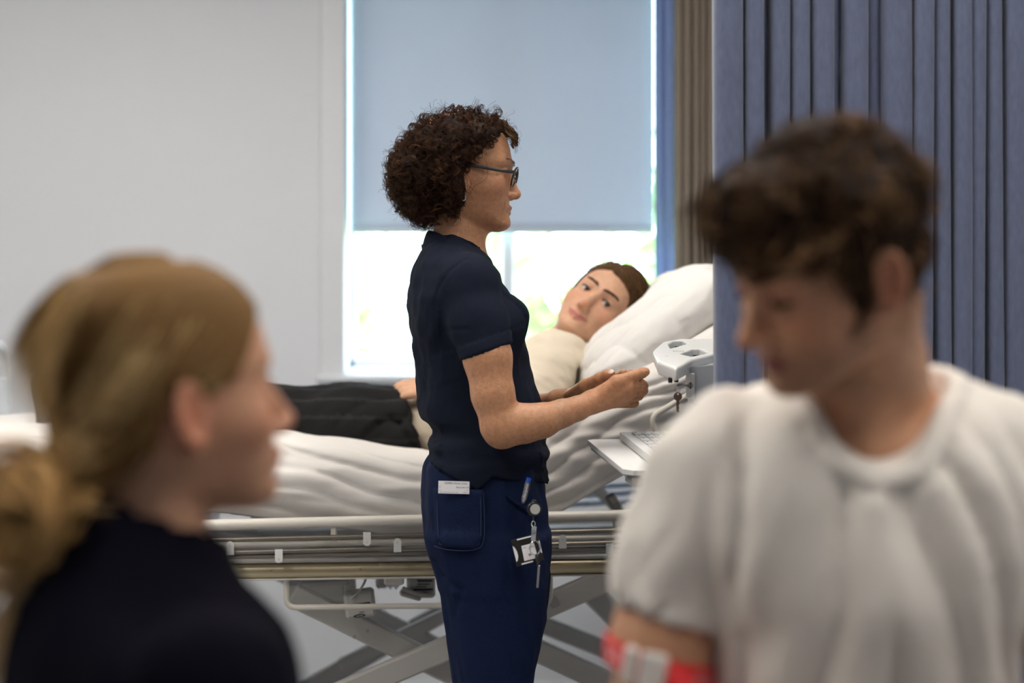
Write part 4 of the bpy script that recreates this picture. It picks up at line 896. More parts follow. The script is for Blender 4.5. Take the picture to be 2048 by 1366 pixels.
def lashes(parent, R, loc, sc, open_=True, n=30, col=(.02, .012, .009), rad=.0004):
    for s in (1, -1):
        Ss = []
        for u in np.linspace(0, 1, n):
            x = .0205+.0240*u
            if open_: z = -.0012+.0036*math.sin(math.pi*u)**.7; y = .0853-(x-.030)**2*22; d = np.array([(u-.5)*.5, .85, .35])
            else: z = -.0062-.0026*math.sin(math.pi*u); y = .0862-.007*(u-.35)**2*4; d = np.array([(u-.5)*.3, .8, -.5])
            Ss.append([to_world(np.array([s*(x+d[0]*q), y+d[1]*q, z+d[2]*q]), R, loc, sc) for q in np.linspace(-.002, .0055, 4)])
        Ss = np.array(Ss); V, Fc, C = strand_mesh(Ss, np.full(Ss.shape[:2], rad), np.tile(col, (len(Ss), 1))); mk('eyelashes', V, Fc, hair_m, parent, col=C)
lashes(nurse, NR, NL, NS)
# glasses
gl = empty('glasses', (0, NY, 1.5)); gl.location = (0, 0, 0); OFF[gl.name] = OFF[nurse.name]
bpy.data.objects.remove(gl, do_unlink=True)
tort = M('tortoiseshell', (.035, .022, .015), .25, var=.4, vscale=220)
th = np.linspace(0, 2*np.pi, 36, endpoint=False); gdir = unit(np.array([.30, 0, .95])); gm = MB()
for s in (1, -1):
    c = np.array([W(1029, 0, 2.72)[0], NY-s*.033, W(0, 355.5, 2.72)[2]]); sid = unit(np.array([-.12*s, -s*1.0, 0])*1.0)
    gm.tube([c+sid*.0235*math.cos(a)*(1+.08*math.sin(a))+gdir*.0195*math.sin(a) for a in th], .0019, 8, closed=True)
glasses = gm.build('glasses', tort, nurse, smooth=True)
for s in (1, -1):
    c = np.array([W(1029, 0, 2.72)[0], NY-s*.033, W(0, 355.5, 2.72)[2]]); sid = unit(np.array([-.12*s, -s*1.0, 0]))
    V = [c+sid*.0232*math.cos(a)*(1+.08*math.sin(a))+gdir*.0192*math.sin(a) for a in th]+[c+unit(np.cross(sid, gdir))*0.0]; mk('lens', V, [(36, q, (q+1) % 36) for q in range(36)], glass_mat('spectacle_lens' if s > 0 else 'spectacle_lens_far', (.97, .98, .97), .10), glasses)
    hy = NY-s*.062; p0 = c+sid*.0245+gdir*.008; p1 = np.array([W(1000, 0, 2.69)[0], NY-s*.0695, W(0, 341.5, 2.685)[2]]); p2 = np.array([W(940, 0, 2.69)[0], NY-s*.0745, W(0, 332, 2.68)[2]]); p3 = p2+np.array([-.03, 0, -.012])
    MB().tube(spline([p0, p0+np.array([-.004, -s*.003, 0]), p1, p2, p3], 16), .0036, 6, flat=(1.0, .45)).build('temple', dark_pl, glasses, smooth=True)
MB().tube(spline([np.array([.0075, NY-.011, W(0, 350, NY)[2]]), np.array([.012, NY, W(0, 347, NY)[2]]), np.array([.0075, NY+.011, W(0, 350, NY)[2]])], 8), .0016, 6).build('bridge', tort, glasses, smooth=True)
ear_r = W(927, 392, 2.672); MB().tube([ear_r+np.array([.004*math.cos(a), 0, .009*math.sin(a)]) for a in np.linspace(0, 2*math.pi, 16, endpoint=False)], .0011, 6, closed=True).build('earring', chrome, nurse, smooth=True)
# ---- polo shirt
navy = M('navy_pique', (.0078, .0112, .0225), .85, var=.12, vscale=300, spec=.10, weave=.25, wscale=700)
rowsN = [(470, 868, 950, .050), (485, 858, 958, .070), (505, 847, 972, .120), (530, 834, 990, .165), (555, 825, 1000, .180), (600, 816, 1021, .182), (650, 820, 1038, .172), (700, 829, 1056, .160), (760, 831, 1066, .152), (810, 836, 1083, .150), (838, 845, 1087, .152), (852, 866, 1089, .154), (865, 872, 1090, .155), (878, 860, 1092, .158), (888, 852, 1094, .160), (905, 855, 1097, .164), (935, 848, 1097, .167), (960, 848, 1096, .168), (1000, 848, 1095, .168)]
def nrow(r, Y0=NY):
    py, a, b, hw = r; return (W(0, py, Y0)[2], W(a, 0, Y0)[0], W(b, 0, Y0)[0], Y0-hw, Y0+hw)
nst = Stack([nrow(r) for r in rowsN], 2.15, 260)
HEM = np.array([W(x, y, NY-.16)[[0, 2]] for x, y in ((800, 920), (848, 929), (885, 946), (918, 962), (953, 983), (954, 983), (986, 951), (1016, 961), (1068, 970), (1110, 984))])
cuffc = p32(973, 703, 2.562); cufd = unit(np.array(p32(986, 790, 2.555)-p32(940, 560, 2.60)))
cufd = unit(np.array([.12, 0.03, -.98])+np.array([.25, 0, 0])*0).astype(np.float32)
# the cuff plane follows the traced cuff edge (925,718)-(1021,684)
ce = unit(np.array(p32(1021, 684, 2.56)-p32(925, 718, 2.56))); cufn = unit(np.cross(np.array([0, 1.0, 0]), ce)); cufn = cufn if cufn[2] < 0 else -cufn; cufn = cufn.astype(np.float32)
def polo_f(P):
    d = nst(P, .01)
    hz_ = np.interp(P[:, 0], HEM[:, 0], HEM[:, 1]).astype(P.dtype); d = np.maximum(d, (hz_-P[:, 2])*.8)
    s = chain(P, [p32(903, 560, 2.66), p32(936, 568, 2.608), p32(957, 645, 2.583), p32(976, 715, 2.564)], [.050, .053, .0505, .0485], .02)
    s = np.maximum(s, (P-cuffc)@cufn)
    d = smin(d, s, .016)
    l = chain(P, [p32(905, 560, 2.84), p32(945, 575, 2.90), p32(985, 720, 2.95)], [.055, .058, .052], .02); l = np.maximum(l, -P[:, 2]+1.165)
    d = smin(d, l, .02)
    # neck opening
    d = smax(d, -chain(P, [p32(930, 440, NY), p32(915, 490, NY), p32(925, 520, NY)], [.055, .047, .040], .02), .006)
    # bust and the soft step at the belly
    d = smin(d, ell(P, p32(1018, 655, NY-.07), (.035, .05, .05)), .03)
    return d
Vs, Fs = sculpt(polo_f, [-.235, 2.50, .88], [.10, 3.02, 1.43], .0042)
nn = grad(polo_f, Vs, .003); pz = Vs[:, 2]
# drag lines from the armpit down the back, rumples above the hem
q = np.stack([(Vs[:, 0]*.9+Vs[:, 2]*.35)*1.0, Vs[:, 1]*.6, Vs[:, 2]*.45-Vs[:, 0]*.9], 1)
fo = fbm(q, 20, 3, 31)*.0075*np.clip((pz-.99)/.1, 0, 1)+fbm(Vs*np.array([.5, .6, 2.2]), 24, 3, 77)*.0065*np.clip((1.08-pz)/.1, 0, 1)
fo = fo*np.where((Vs[:, 1] < 2.655) & (Vs[:, 0] > -.13), .35, 1)
seam = np.abs(poly_sdf(Vs[:, [0, 2]].astype(np.float32), np.array([W(x, y, 2.62)[[0, 2]] for x, y in ((928, 523), (900, 545), (878, 580), (873, 610), (876, 640), (890, 660), (1000, 660), (1000, 520))], np.float32)))
fo = fo-.0022*np.exp(-(seam/.0025)**2)*(Vs[:, 1] < 2.70)*(Vs[:, 0] < -.075)
# rib lines on the cuff
cd = (Vs-cuffc)@cufn; on = (Vs[:, 1] < 2.66)*(np.abs(cd) < .03); fo = fo+on*(.0012*(cd > -.024)-.0016*np.exp(-((cd+.024)/.0016)**2)-.0008*np.exp(-((cd+.007)/.0013)**2))
Vs = Vs+nn*fo[:, None]
polo = mk('polo_shirt', Vs, Fs, navy, nurse)
# collar: stands at the nape, folds over, points at the front
cb = []; nA = 40
for i, a in enumerate(np.linspace(-2.75, 2.75, nA)):     # a = 0 at the nape (back, -x)
    ca, sa = math.cos(a), math.sin(a); k = (1-ca)/2; cy = NY+.063*sa*(1+.10*k)*(-1)
    xt = W(912, 0, NY)[0]-.049*ca+.006*k; zt_ = W(0, 462, NY)[2]-.060*k**1.2; xo = W(911, 0, NY)[0]-.066*ca*(1-.12*k)+.002*k
    zo = W(0, 500, NY)[2]-.054*k**1.15-.012*k**4; yo = NY-.080*sa*(1+.25*k)
    ring = [(xt+.004*ca, cy, zt_-.022), (xt, cy, zt_), (xt-.006*ca, cy-.003*sa, zt_+.002), ((xt*.5+xo*.5)-.004*ca, (cy+yo)/2, (zt_+zo)/2+.004), (xo, yo, zo), (xo+.003*ca, yo+.003*sa, zo-.001), (xo*.9+xt*.1, yo*.85+cy*.15, zo+.010)]
    cb.append(ring)
m7 = 7; Vc = np.array(cb).reshape(-1, 3); Fc = np.array([(i*m7+j, i*m7+j+1, (i+1)*m7+j+1, (i+1)*m7+j) for i in range(nA-1) for j in range(m7-1)])
co = mk('collar', Vc, Fc, navy, polo); sb = co.modifiers.new('sub', 'SUBSURF'); sb.levels = 1; sb.render_levels = 2; so = co.modifiers.new('thick', 'SOLIDIFY'); so.thickness = .0022
gp = MB(); gp.tube(spline([W(985, 540, NY-.01), W(1002, 566, NY-.012), W(1020, 592, NY-.014), W(1038, 648, NY-.014)], 14), .006, 6, flat=(.4, 1)).build('placket', navy, polo, smooth=True)
# ---- trousers
den = M('navy_work_cotton', (.0052, .0115, .040), .8, var=.16, vscale=220, spec=.12, weave=.25, wscale=650)
rowsT = [(905, 864, 1086, .152), (930, 853, 1090, .160), (969, 850, 1091, .163), (1011, 848, 1094, .165), (1057, 853, 1095, .166), (1090, 859, 1095, .166), (1122, 876, 1095, .164), (1150, 886, 1093, .162)]
hipS = Stack([nrow(r) for r in rowsT], 2.5, 120)
def legst(Y0, dx): return Stack([(W(0, py, NY)[2] if False else CZ-(py-683)/F*NY, W(a+dx, 0, NY)[0], W(b+dx, 0, NY)[0], Y0-hw, Y0+hw) for py, a, b, hw in ((1060, 862, 1093, .088), (1122, 877, 1095, .092), (1181, 890, 1091, .092), (1233, 900, 1084, .090), (1305, 908, 1071, .086), (1366, 913, 1062, .083), (1500, 905, 1045, .080), (1650, 890, 1020, .078), (1800, 893, 1012, .075), (1885, 893, 1015, .075))], 2.4, 160)
lgN, lgF = legst(NY-.080, 0), legst(NY+.076, 4)
def trou_f(P):
    d = smin(hipS(P), smin(lgN(P), lgF(P), .012), .025); return d
Vt, Ft = sculpt(trou_f, [-.20, 2.54, .02], [.10, 2.96, 1.0], .0065)
nn = grad(trou_f, Vt, .004); q = np.stack([Vt[:, 0]*1.0+Vt[:, 2]*.28, Vt[:, 1]*.8, Vt[:, 2]*.22], 1)
fo = fbm(q, 20, 3, 12)*.008
cre = np.array([W(x, y, NY)[[0, 2]] for x, y in ((878, 1105), (890, 1130), (908, 1146), (925, 1150), (921, 1170), (912, 1200))])
for i in range(len(cre)-1):
    a, b = cre[i], cre[i+1]; e = b-a; w = Vt[:, [0, 2]]-a; t_ = np.clip((w@e)/(e@e), 0, 1); dd = np.linalg.norm(w-t_[:, None]*e, axis=1); fo -= .0035*np.exp(-(dd/.006)**2)*(Vt[:, 1] < NY-.03)
side_x = W(1016, 0, NY)[0]; fo -= .0022*np.exp(-((Vt[:, 0]-side_x-.02*np.clip((.75-Vt[:, 2]), 0, 1))/.0022)**2)*(Vt[:, 1] < NY-.05)
Vt = Vt+nn*fo[:, None]; tr_o = mk('trousers', Vt, Ft, den, nurse)
def on_trou(px, py, off=.002):     # point on the near trouser surface under a photo pixel
    Y = np.linspace(2.5, NY, 220); P = np.stack([W(px, py, y) for y in Y]).astype(np.float32); d = trou_f(P); i = int(np.argmax(d < off)); return P[i].astype(float)
def patch(name, outline, mat, parent, off=.0025, n=14, thick=.002):
    A = np.array(outline, float); c = A.mean(0); V = []; rings = 6
    for k in range(rings+1):
        for q in A: V.append(on_trou(*(c+(q-c)*(k/rings)), off=off))
    m = len(A); Fc = [((k)*m+i, (k)*m+(i+1) % m, (k+1)*m+(i+1) % m, (k+1)*m+i) for k in range(rings) for i in range(m)]
    o = mk(name, V, [f[::-1] for f in Fc], mat, parent); s = o.modifiers.new('thick', 'SOLIDIFY'); s.thickness = thick; return o
def densify(pts, n=8):
    out = []
    for i in range(len(pts)):
        a = np.array(pts[i], float); b = np.array(pts[(i+1) % len(pts)], float)
        for t_ in np.linspace(0, 1, n, endpoint=False): out.append(a+(b-a)*t_)
    return out
pk = patch('back_pocket', densify([(868, 975), (966, 980), (966, 1075), (950, 1098), (885, 1093), (872, 1080)]), den, tr_o, .006, thick=.003)
st_m = M('blue_stitching', (.015, .03, .09), .8, var=.1); st_ = MB()
for ln in ([(874, 985), (877, 1077), (889, 1089), (947, 1093), (961, 1073), (961, 985)], [(868, 1092), (900, 1100), (950, 1099), (968, 1076), (967, 985)]):
    st_.tube(spline([on_trou(*p, off=.0075) for p in ln], 40), .0007, 4)
st_.build('pocket_stitching', st_m, tr_o, smooth=True)
sp = MB(); sp.tube(spline([on_trou(1014, 990, .004), on_trou(1030, 1005, .005), on_trou(1055, 1020, .005), on_trou(1075, 1032, .005)], 14), .003, 6).build('side_pocket_edge', den, tr_o, smooth=True)
for s, y in ((-1, NY-.088), (1, NY+.088)): shoe(nurse, (.11, y, 0), (-.06, y, 0))
# ---- things hanging on her trousers
lab = empty('name_label', W(908, 988, 2.56), 'white paper label with black print on the back trouser pocket', 'label')
def plane_on(c0, cx, cy): ex_ = unit(np.array(cx)-np.array(c0)); ey_ = np.array(cy)-np.array(c0); ey_ = unit(ey_-ex_*np.dot(ex_, ey_)); return ex_, ey_
yl = min(on_trou(880, 985)[1], on_trou(938, 985)[1], on_trou(908, 965)[1])-.010
l0, lx, ly = W(876.5, 986.5, yl), W(938.5, 988, yl-.002), W(876.5, 961.5, yl); ex_, ey_ = plane_on(l0, lx, ly); lw_ = np.linalg.norm(lx-l0); lh = np.linalg.norm(ly-l0)
MB().prism([(0, 0), (lw_, 0), (lw_, lh), (0, lh)], .0012, l0, ex_, ey_).build('label_card', paper_m, lab)
for s_, x_, y_, z_ in (('54780S-Nova Clinic', .20, .76, .0052), ('Bernarde Urban', .58, .46, .0042), ('C', .03, .48, .0040), ('na', .03, .24, .0034), ('DEKTTARDACCO-ACEH', .03, .05, .0032), ('20016-6', .80, .06, .0038), ('nnm', .88, .26, .003)):
    text_mesh('label_text', s_, z_, l0+ex_*lw_*x_+ey_*lh*y_, ex_, ey_, print_m if z_ > .0038 else grey_print, lab, lift=.0014)
pen = empty('pen', on_trou(1045, 1005), 'clear ballpoint pen with blue cap end clipped in the trouser pocket', 'pen')
pa_, pb_ = W(1058, 956, 2.552), W(1046, 1006, 2.556); d_ = pb_-pa_
MB().tube([pa_, pa_+d_*.16], [.0042, .0042], 10).build('blue_cap', M('blue_plastic', (.01, .09, .55), .3, var=.03), pen, smooth=True)
MB().tube([pa_+d_*.16, pa_+d_*.82, pa_+d_], [.0050, .0050, .0025], 10).build('pen_barrel', M('clear_grey_plastic', (.13, .13, .14), .15, var=.2, vscale=90), pen, smooth=True)
pd_ = unit(d_); text_mesh('pen_lettering', 'rollerpoint', .0075, pa_+d_*.92+np.array([.002, -.0052, 0]), -pd_, unit(np.cross(np.array([0, -1.0, 0]), -pd_)), paper_m, pen)
MB().tube([pa_+d_*.1+np.array([.004, -.004, 0]), pa_+d_*.5+np.array([.005, -.004, 0])], .0011, 6).build('pen_clip', dark_pl, pen, smooth=True)
reel = empty('badge_reel', on_trou(1069, 1020), 'round black badge reel with white face hanging at the pocket', 'badge reel')
rc_ = W(1067.5, 1018, 2.548); rn = unit(np.array([.25, -.95, .05])); MB().tube([rc_-rn*.006, rc_-rn*.005, rc_+rn*.004, rc_+rn*.0055], [.0115, .0133, .0133, .0118], 26).build('reel_housing', black_pl, reel, smooth=True)
f0 = rc_+rn*.0058+np.array([.001, 0, 0]); MB().tube([f0-rn*.0005, f0+rn*.0003], .0092, 22).build('reel_face', M('reel_silver', (.42, .42, .41), .4, var=.03), reel, smooth=True)
text_mesh('reel_lettering', 'moment', .0042, f0+rn*.0006-np.array([.0072, 0, .0014]), np.cross(np.array([0, 0, 1.0]), rn), (0, 0, 1), print_m, reel)
MB().tube([rc_+np.array([-.003, .002, .014]), rc_+np.array([.0, -.002, .017]), rc_+np.array([.004, .002, .0145])], .0012, 6).build('reel_hook', steel, reel, smooth=True)
bd = empty('badge_holder', on_trou(1058, 1130), 'black card holder with white card and keys hanging from the badge reel', 'badge')
b0 = W(1033.5, 1133, 2.540); bx = W(1088, 1119, 2.545); bz_ = W(1033.5, 1078, 2.540); ex_, ey_ = plane_on(b0, bx, bz_); bw, bh = np.linalg.norm(bx-b0), np.linalg.norm(bz_-b0)
MB().prism([(0, 0), (bw, 0), (bw, bh), (0, bh)], .004, b0, ex_, ey_).build('holder_shell', black_pl, bd)
fb = b0+np.cross(ex_, ey_)*.0041
def on_badge(poly, mat, name, lift=.0): return MB().prism([(x*bw, y*bh) for x, y in poly], .0005, fb+np.cross(ex_, ey_)*lift, ex_, ey_).build(name, mat, bd)
on_badge([(.02, .18), (.08, .22), (.13, .36), (.13, .54), (.08, .70), (.02, .78)], paper_m, 'card_edge'); on_badge([(.94, .30), (.99, .26), (.99, .74), (.95, .72), (.93, .5)], paper_m, 'card_edge')
on_badge([(.22, .93), (.82, .93), (.82, .98), (.22, .98)], paper_m, 'holder_slot'); on_badge([(.18, .03), (.60, .03), (.60, .08), (.18, .08)], paper_m, 'holder_slot'); on_badge([(.30, .14), (.80, .14), (.78, .70), (.32, .70)], paper_m, 'card')
on_badge([(.50, .28), (.60, .28), (.60, .36), (.50, .36)], grey_print, 'card_print', .0005); on_badge([(.37, .60), (.46, .60), (.46, .62), (.37, .62)], grey_print, 'card_print', .0005); on_badge([(.55, .55), (.74, .58), (.74, .60), (.55, .57)], grey_print, 'card_print', .0005)
yb_ = 2.536
MB().tube([W(1066.5, 1031, 2.545), W(1066.5, 1043, 2.542)], .0012, 6).build('reel_cord', dark_pl, bd, smooth=True)
th = np.linspace(0, 2*np.pi, 18, endpoint=False)
def ringm(cx, cy, rx, rz, r, mat, name, Y=yb_): c = W(cx, cy, Y); return MB().tube([c+np.array([rx*math.cos(a), .001*math.sin(2*a), rz*math.sin(a)]) for a in th], r, 6, closed=True).build(name, mat, bd, smooth=True)
ringm(1066.5, 1048, .0032, .0050, .0009, chrome, 'swivel_hook'); MB().box(W(1067.5, 1067, yb_), (.0085, .0012, .026), rotm(0, 0, 4), .0004).build('clear_strap', M('clear_vinyl', (.30, .32, .35), .15, var=.15, vscale=150), bd); MB().tube([W(1067, 1063, yb_-.002), W(1067, 1063, yb_+.001)], .0035, 12).build('strap_snap', chrome, bd, smooth=True)
ringm(1070, 1096, .0092, .0125, .0012, chrome, 'split_ring', 2.531)
MB().tube([W(1072.5, 1108, 2.527), W(1074, 1112, 2.527), W(1075, 1126, 2.527), W(1075.5, 1131, 2.527)], [.003, .0058, .0058, .003], 12, flat=(1, .6)).build('key_bow', black_pl, bd, smooth=True)
MB().box(W(1076.5, 1153, 2.527), (.0038, .0016, .040), rotm(0, 0, 4), .0004).build('key_blade', steel, bd)
# ================================================================== PATIENT (lying on the raised back of the bed, face to the camera)
PYc = 3.44
pat = empty('person', W(850, 940, PYc), 'young man with brown hair lying on the bed in cream top and dark trousers', 'person')
PRm = rotm(172, 20, -40); PL = W(1228, 596, 3.56)
PRm = rotm(174.6, 24.0, -40.5); PL = np.array([.210, 3.50, 1.2775]); PS = 1.0
ph_ = make_head(nose=.116, jaw=.97, lips=1.05, eyes='open', smile=1.0)
PRf = PRm.astype(np.float32); PLf = PL.astype(np.float32)
nb0 = np.array(W(1122, 706, 3.47), np.float32)
def pat_f(P):
    d = ph_((P-PLf)@PRf)
    hb = (PLf+PRf@np.array([0, -.02, -.06], np.float32))
    d = smin(d, chain(P, [hb, (hb+nb0)/2, nb0], [.056, .054, .064], .02), .02)
    d = smin(d, rc(P, p32(1095, 745, 3.38), p32(1095, 745, 3.56), .05, .05), .05); d = smin(d, ell(P, p32(960, 810, 3.45), (.20, .13, .085), rotm(0, 0, -28)), .05)
    return smin(d, pat_hand(P), .01)
def pat_hand(P):
    w = p32(868, 783, 3.33); d = None
    for i, (a, b, c) in enumerate((((832, 771, 3.34), (808, 768, 3.345), (793, 773, 3.35)), ((832, 776, 3.325), (806, 775, 3.33), (791, 781, 3.335)), ((834, 782, 3.31), (810, 782, 3.315), (797, 788, 3.32)), ((838, 787, 3.295), (818, 790, 3.30), (806, 794, 3.305)))):
        e = chain(P, [w, p32(*a), p32(*b), p32(*c)], [.017, .0125, .0095, .008], .004); d = e if d is None else smin(d, e, .004)
    d = smin(d, chain(P, [w, p32(845, 768, 3.35), p32(826, 762, 3.36)], [.014, .011, .009], .005), .006)
    return smin(d, rc(P, w, p32(930, 800, 3.27), .02, .033), .01)
v1 = sculpt(pat_f, PL-np.array([.16, .15, .15]), PL+np.array([.13, .15, .14]), .0026)
v2 = sculpt(pat_f, [-.30, 3.22, 1.02], [PL[0]-.155, 3.70, 1.20], .006)
v2b = sculpt(pat_f, [PL[0]-.158, 3.22, 1.02], [PL[0]+.10, 3.70, PL[2]-.147], .005)
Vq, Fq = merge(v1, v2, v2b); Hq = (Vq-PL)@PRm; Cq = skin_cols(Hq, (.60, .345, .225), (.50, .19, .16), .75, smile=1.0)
mk('body', Vq, Fq, skin_m, pat, col=Cq)
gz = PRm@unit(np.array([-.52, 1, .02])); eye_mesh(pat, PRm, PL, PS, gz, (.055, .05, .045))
# hair parted and swept, short at the sides
hv = hair_volume([((-.018, .030, .098), (.056, .056, .032))], [(-.13, -.06), (-.08, -.06), (-.05, -.03), (-.02, .012), (.005, .000), (.02, -.020), (.028, -.010), (.045, .035), (.065, .062), (.085, .074), (.13, .080)], .006)
def hw_(P): return hv(P)
Va, Fa = sculpt(hw_, [-.10, -.13, -.09], [.10, .13, .14], .0040); nl = grad(hw_, Va, .003)
rg = np.random.default_rng(21)
part = Va[:, 0]-.018; Va = Va+nl*(-.005*np.exp(-(part/.006)**2)*(Va[:, 2] > .07)+fbm(Va*np.array([1, 3, 2]), 24, 2, 3)*.002)[:, None]
def strands_from(V, Fc, flow, n, Ln, rad, cols, rise=.004, curl=0.0, cf=2.0, K=16, sink=.002, rg=rg, jit=.25, droop=0.0, bend=None):
    P, N = sample(V, Fc, n, rg)
    cen = V.mean(0); N = np.where(((P-cen)*N).sum(1, keepdims=True) < 0, -N, N)
    f = unit(flow(P, N)+jit*rg.normal(size=P.shape)); f = unit(f-N*(f*N).sum(1, keepdims=True)*.85); b = np.cross(N, f); t = np.linspace(0, 1, K); L = (Ln*(.6+.8*rg.random((n, 1)))); ph = rg.random((n, 1))*6.28
    S = P[:, None]-N[:, None]*sink+f[:, None]*(L*t)[..., None]+N[:, None]*(rise*np.sin(np.pi*np.minimum(t*1.1, 1)))[None, :, None]
    if curl: S = S+b[:, None]*(curl*t*np.sin(cf*6.28*t+ph))[..., None]+N[:, None]*(curl*t*np.cos(cf*6.28*t+ph))[..., None]
    S = S-N[:, None]*((L*t)**2*bend)[..., None] if bend else S
    S[:, :, 2] -= droop*(L*t)**1.5
    u = rg.random((n, 1)); c = np.array(cols[0])*(1-u)+np.array(cols[1])*u
    return S, (rad*(.6+.7*rg.random((n, 1)))*np.clip(1.2-t, .3, 1)[None]), c, P
def pflow(P, N):
    s = np.where(P[:, :1] > .018, 1.0, -1.0); top = np.clip((P[:, 2:3]-.05)/.04, 0, 1)
    return np.concatenate([s*.9*top+.2*s, -.35*np.ones_like(s)+.0*s, -.25-.5*(1-top)], 1)
S, r, c, P0 = strands_from(Va, Fa, pflow, 2600, .035, .0006, ((.085, .045, .020), (.30, .17, .078)), bend=5.0)
Vs_, Fs_, Cs_ = strand_mesh(S, r, c); Vm, Fm = merge((Va, Fa), (Vs_, Fs_)); Cm = np.concatenate([np.tile([.075, .040, .020], (len(Va), 1)), Cs_])
mk('hair', to_world(Vm, PRm, PL, PS), Fm, hair_m, pat, col=Cm)
brows(pat, PRm, PL, PS, (.09, .048, .028), n=170, dense=.0006); lashes(pat, PRm, PL, PS)
# top (cream), trousers (dark with pale pinstripes)
cream = M('cream_jersey', (.70, .62, .50), .9, var=.02, spec=.15, bump=.25, bscale=18, weave=.15, wscale=500)
def ptop_f(P):
    d = ell(P, p32(1080, 750, 3.46), (.125, .205, .088), rotm(0, 0, -30)); d = smin(d, rc(P, p32(1112, 722, 3.40), p32(1112, 722, 3.54), .066, .066), .04); d = smin(d, ell(P, p32(975, 812, 3.45), (.16, .175, .098), rotm(0, 0, -28)), .06); d = smin(d, ell(P, p32(862, 860, 3.45), (.115, .165, .098), rotm(0, 0, -12)), .06)
    d = smin(d, chain(P, [p32(1092, 752, 3.29), p32(1020, 835, 3.19), p32(950, 860, 3.17)], [.068, .058, .052], .03), .03)
    d = smin(d, chain(P, [p32(950, 860, 3.17), p32(905, 815, 3.24), p32(868, 786, 3.33)], [.052, .044, .034], .03), .02)
    d = smin(d, chain(P, [p32(1092, 740, 3.63), p32(990, 800, 3.70), p32(900, 790, 3.60), p32(850, 785, 3.42)], [.066, .055, .046, .034], .03), .03)
    d = smax(d, -rc(P, nb0*.35+.65*(PLf+PRf@np.array([0, -.02, -.06], np.float32)), (PLf+PRf@np.array([0, -.02, -.06], np.float32)), .060, .075), .006)
    d = np.maximum(d, (p32(792, 790, 3.4)[0]-P[:, 0])-.35*(P[:, 2]-1.06))
    return d
Vt, Ft = sculpt(ptop_f, [-.36, 3.08, .90], [.24, 3.80, 1.27], .0065); nn = grad(ptop_f, Vt, .004)
Vt = Vt+nn*(fbm(Vt*np.array([.8, .7, 1.6])+Vt[:, [2, 0, 1]]*.5, 16, 3, 6)*.006)[:, None]; mk('long_sleeve_top', Vt, Ft, cream, pat)
pin = M('pinstripe_wool', (.0105, .0105, .0115), .9, var=.15, vscale=240, spec=.2, weave=.3, wscale=700)
nt = pin.node_tree; b_ = nt.nodes['Principled BSDF']; src = b_.inputs['Base Color'].links[0].from_socket
at_ = nt.nodes.new('ShaderNodeAttribute'); at_.attribute_name = 'Col'; mx = nt.nodes.new('ShaderNodeMix'); mx.data_type = 'RGBA'; nt.links.new(at_.outputs['Fac'], mx.inputs[0]); nt.links.new(src, mx.inputs[6]); mx.inputs[7].default_value = (.026, .026, .028, 1); nt.links.new(mx.outputs[2], b_.inputs['Base Color'])
def ptr_f(P):
    d = ell(P, p32(800, 862, 3.45), (.12, .178, .105))
    for s, dz in ((-1, 0), (1, -4)):
        y = 3.44+s*.095; d = smin(d, chain(P, [p32(800, 862+dz, y), p32(690, 853+dz, y), p32(520, 843+dz, y+.0), p32(330, 860, y), p32(150, 878, y)], [.098, .094, .078, .060, .052], .04), .012)
    d = np.maximum(d, (P[:, 0]-p32(815, 0, 3.4)[0])+.42*(P[:, 2]-1.06))
    return d
Vt, Ft = sculpt(ptr_f, [-1.16, 3.20, .86], [-.16, 3.72, 1.14], .0065); nn = grad(ptr_f, Vt, .004)
q = np.stack([Vt[:, 0]*.8-Vt[:, 2]*.9, Vt[:, 1], Vt[:, 2]*.6+Vt[:, 0]*.5], 1); hipk = np.clip((Vt[:, 0]+.50)/.2, 0, 1)
fo = fbm(q, 13, 3, 14)*.006+(np.abs(np.sin(q[:, 0]*26+2*fbm(Vt, 6, 2, 2)))**.5-.6)*.010*hipk*(Vt[:, 2] > .98)
pkt = np.array([W(x, y, 3.28)[[0, 2]] for x, y in ((735, 868), (760, 845), (785, 835), (800, 842), (815, 870), (840, 905))])
for i in range(len(pkt)-1):
    a, b = pkt[i], pkt[i+1]; e = b-a; w = Vt[:, [0, 2]]-a; t_ = np.clip((w@e)/(e@e), 0, 1); dd = np.linalg.norm(w-t_[:, None]*e, axis=1); fo -= .007*np.exp(-(dd/.008)**2)*(Vt[:, 1] < 3.40)
Vt = Vt+nn*fo[:, None]
strp = (np.abs((np.arctan2(Vt[:, 2]-1.0, Vt[:, 1]-3.44)*.10/.024) % 1-.5) < .10)*.8; Cst = np.repeat(strp[:, None], 3, 1)*1.0
ptr = mk('trousers', Vt, Ft, pin, pat, col=Cst)
wb_ = MB().tube(spline([W(772, 788, 3.36), W(790, 815, 3.285), W(818, 860, 3.262), W(850, 915, 3.272), W(856, 935, 3.285)], 16), .004, 6).build('waistband', pin, ptr, smooth=True)
for s in (-1, 1): 
    y = 3.44+s*.095; cc = p32(120, 862, y)
    def ff(P, cc=cc): return smin(rc(P, cc, cc+np.array([-.03, 0, .11], np.float32), .045, .036), rc(P, cc, cc+np.array([.06, 0, .0], np.float32), .045, .05), .03)
    V_, F_ = sculpt(ff, cc-.13, cc+.19, .012); mk('sock', V_, F_, M('grey_sock' if s < 0 else 'grey_sock_far', (.12, .12, .13), .9, var=.1), pat)
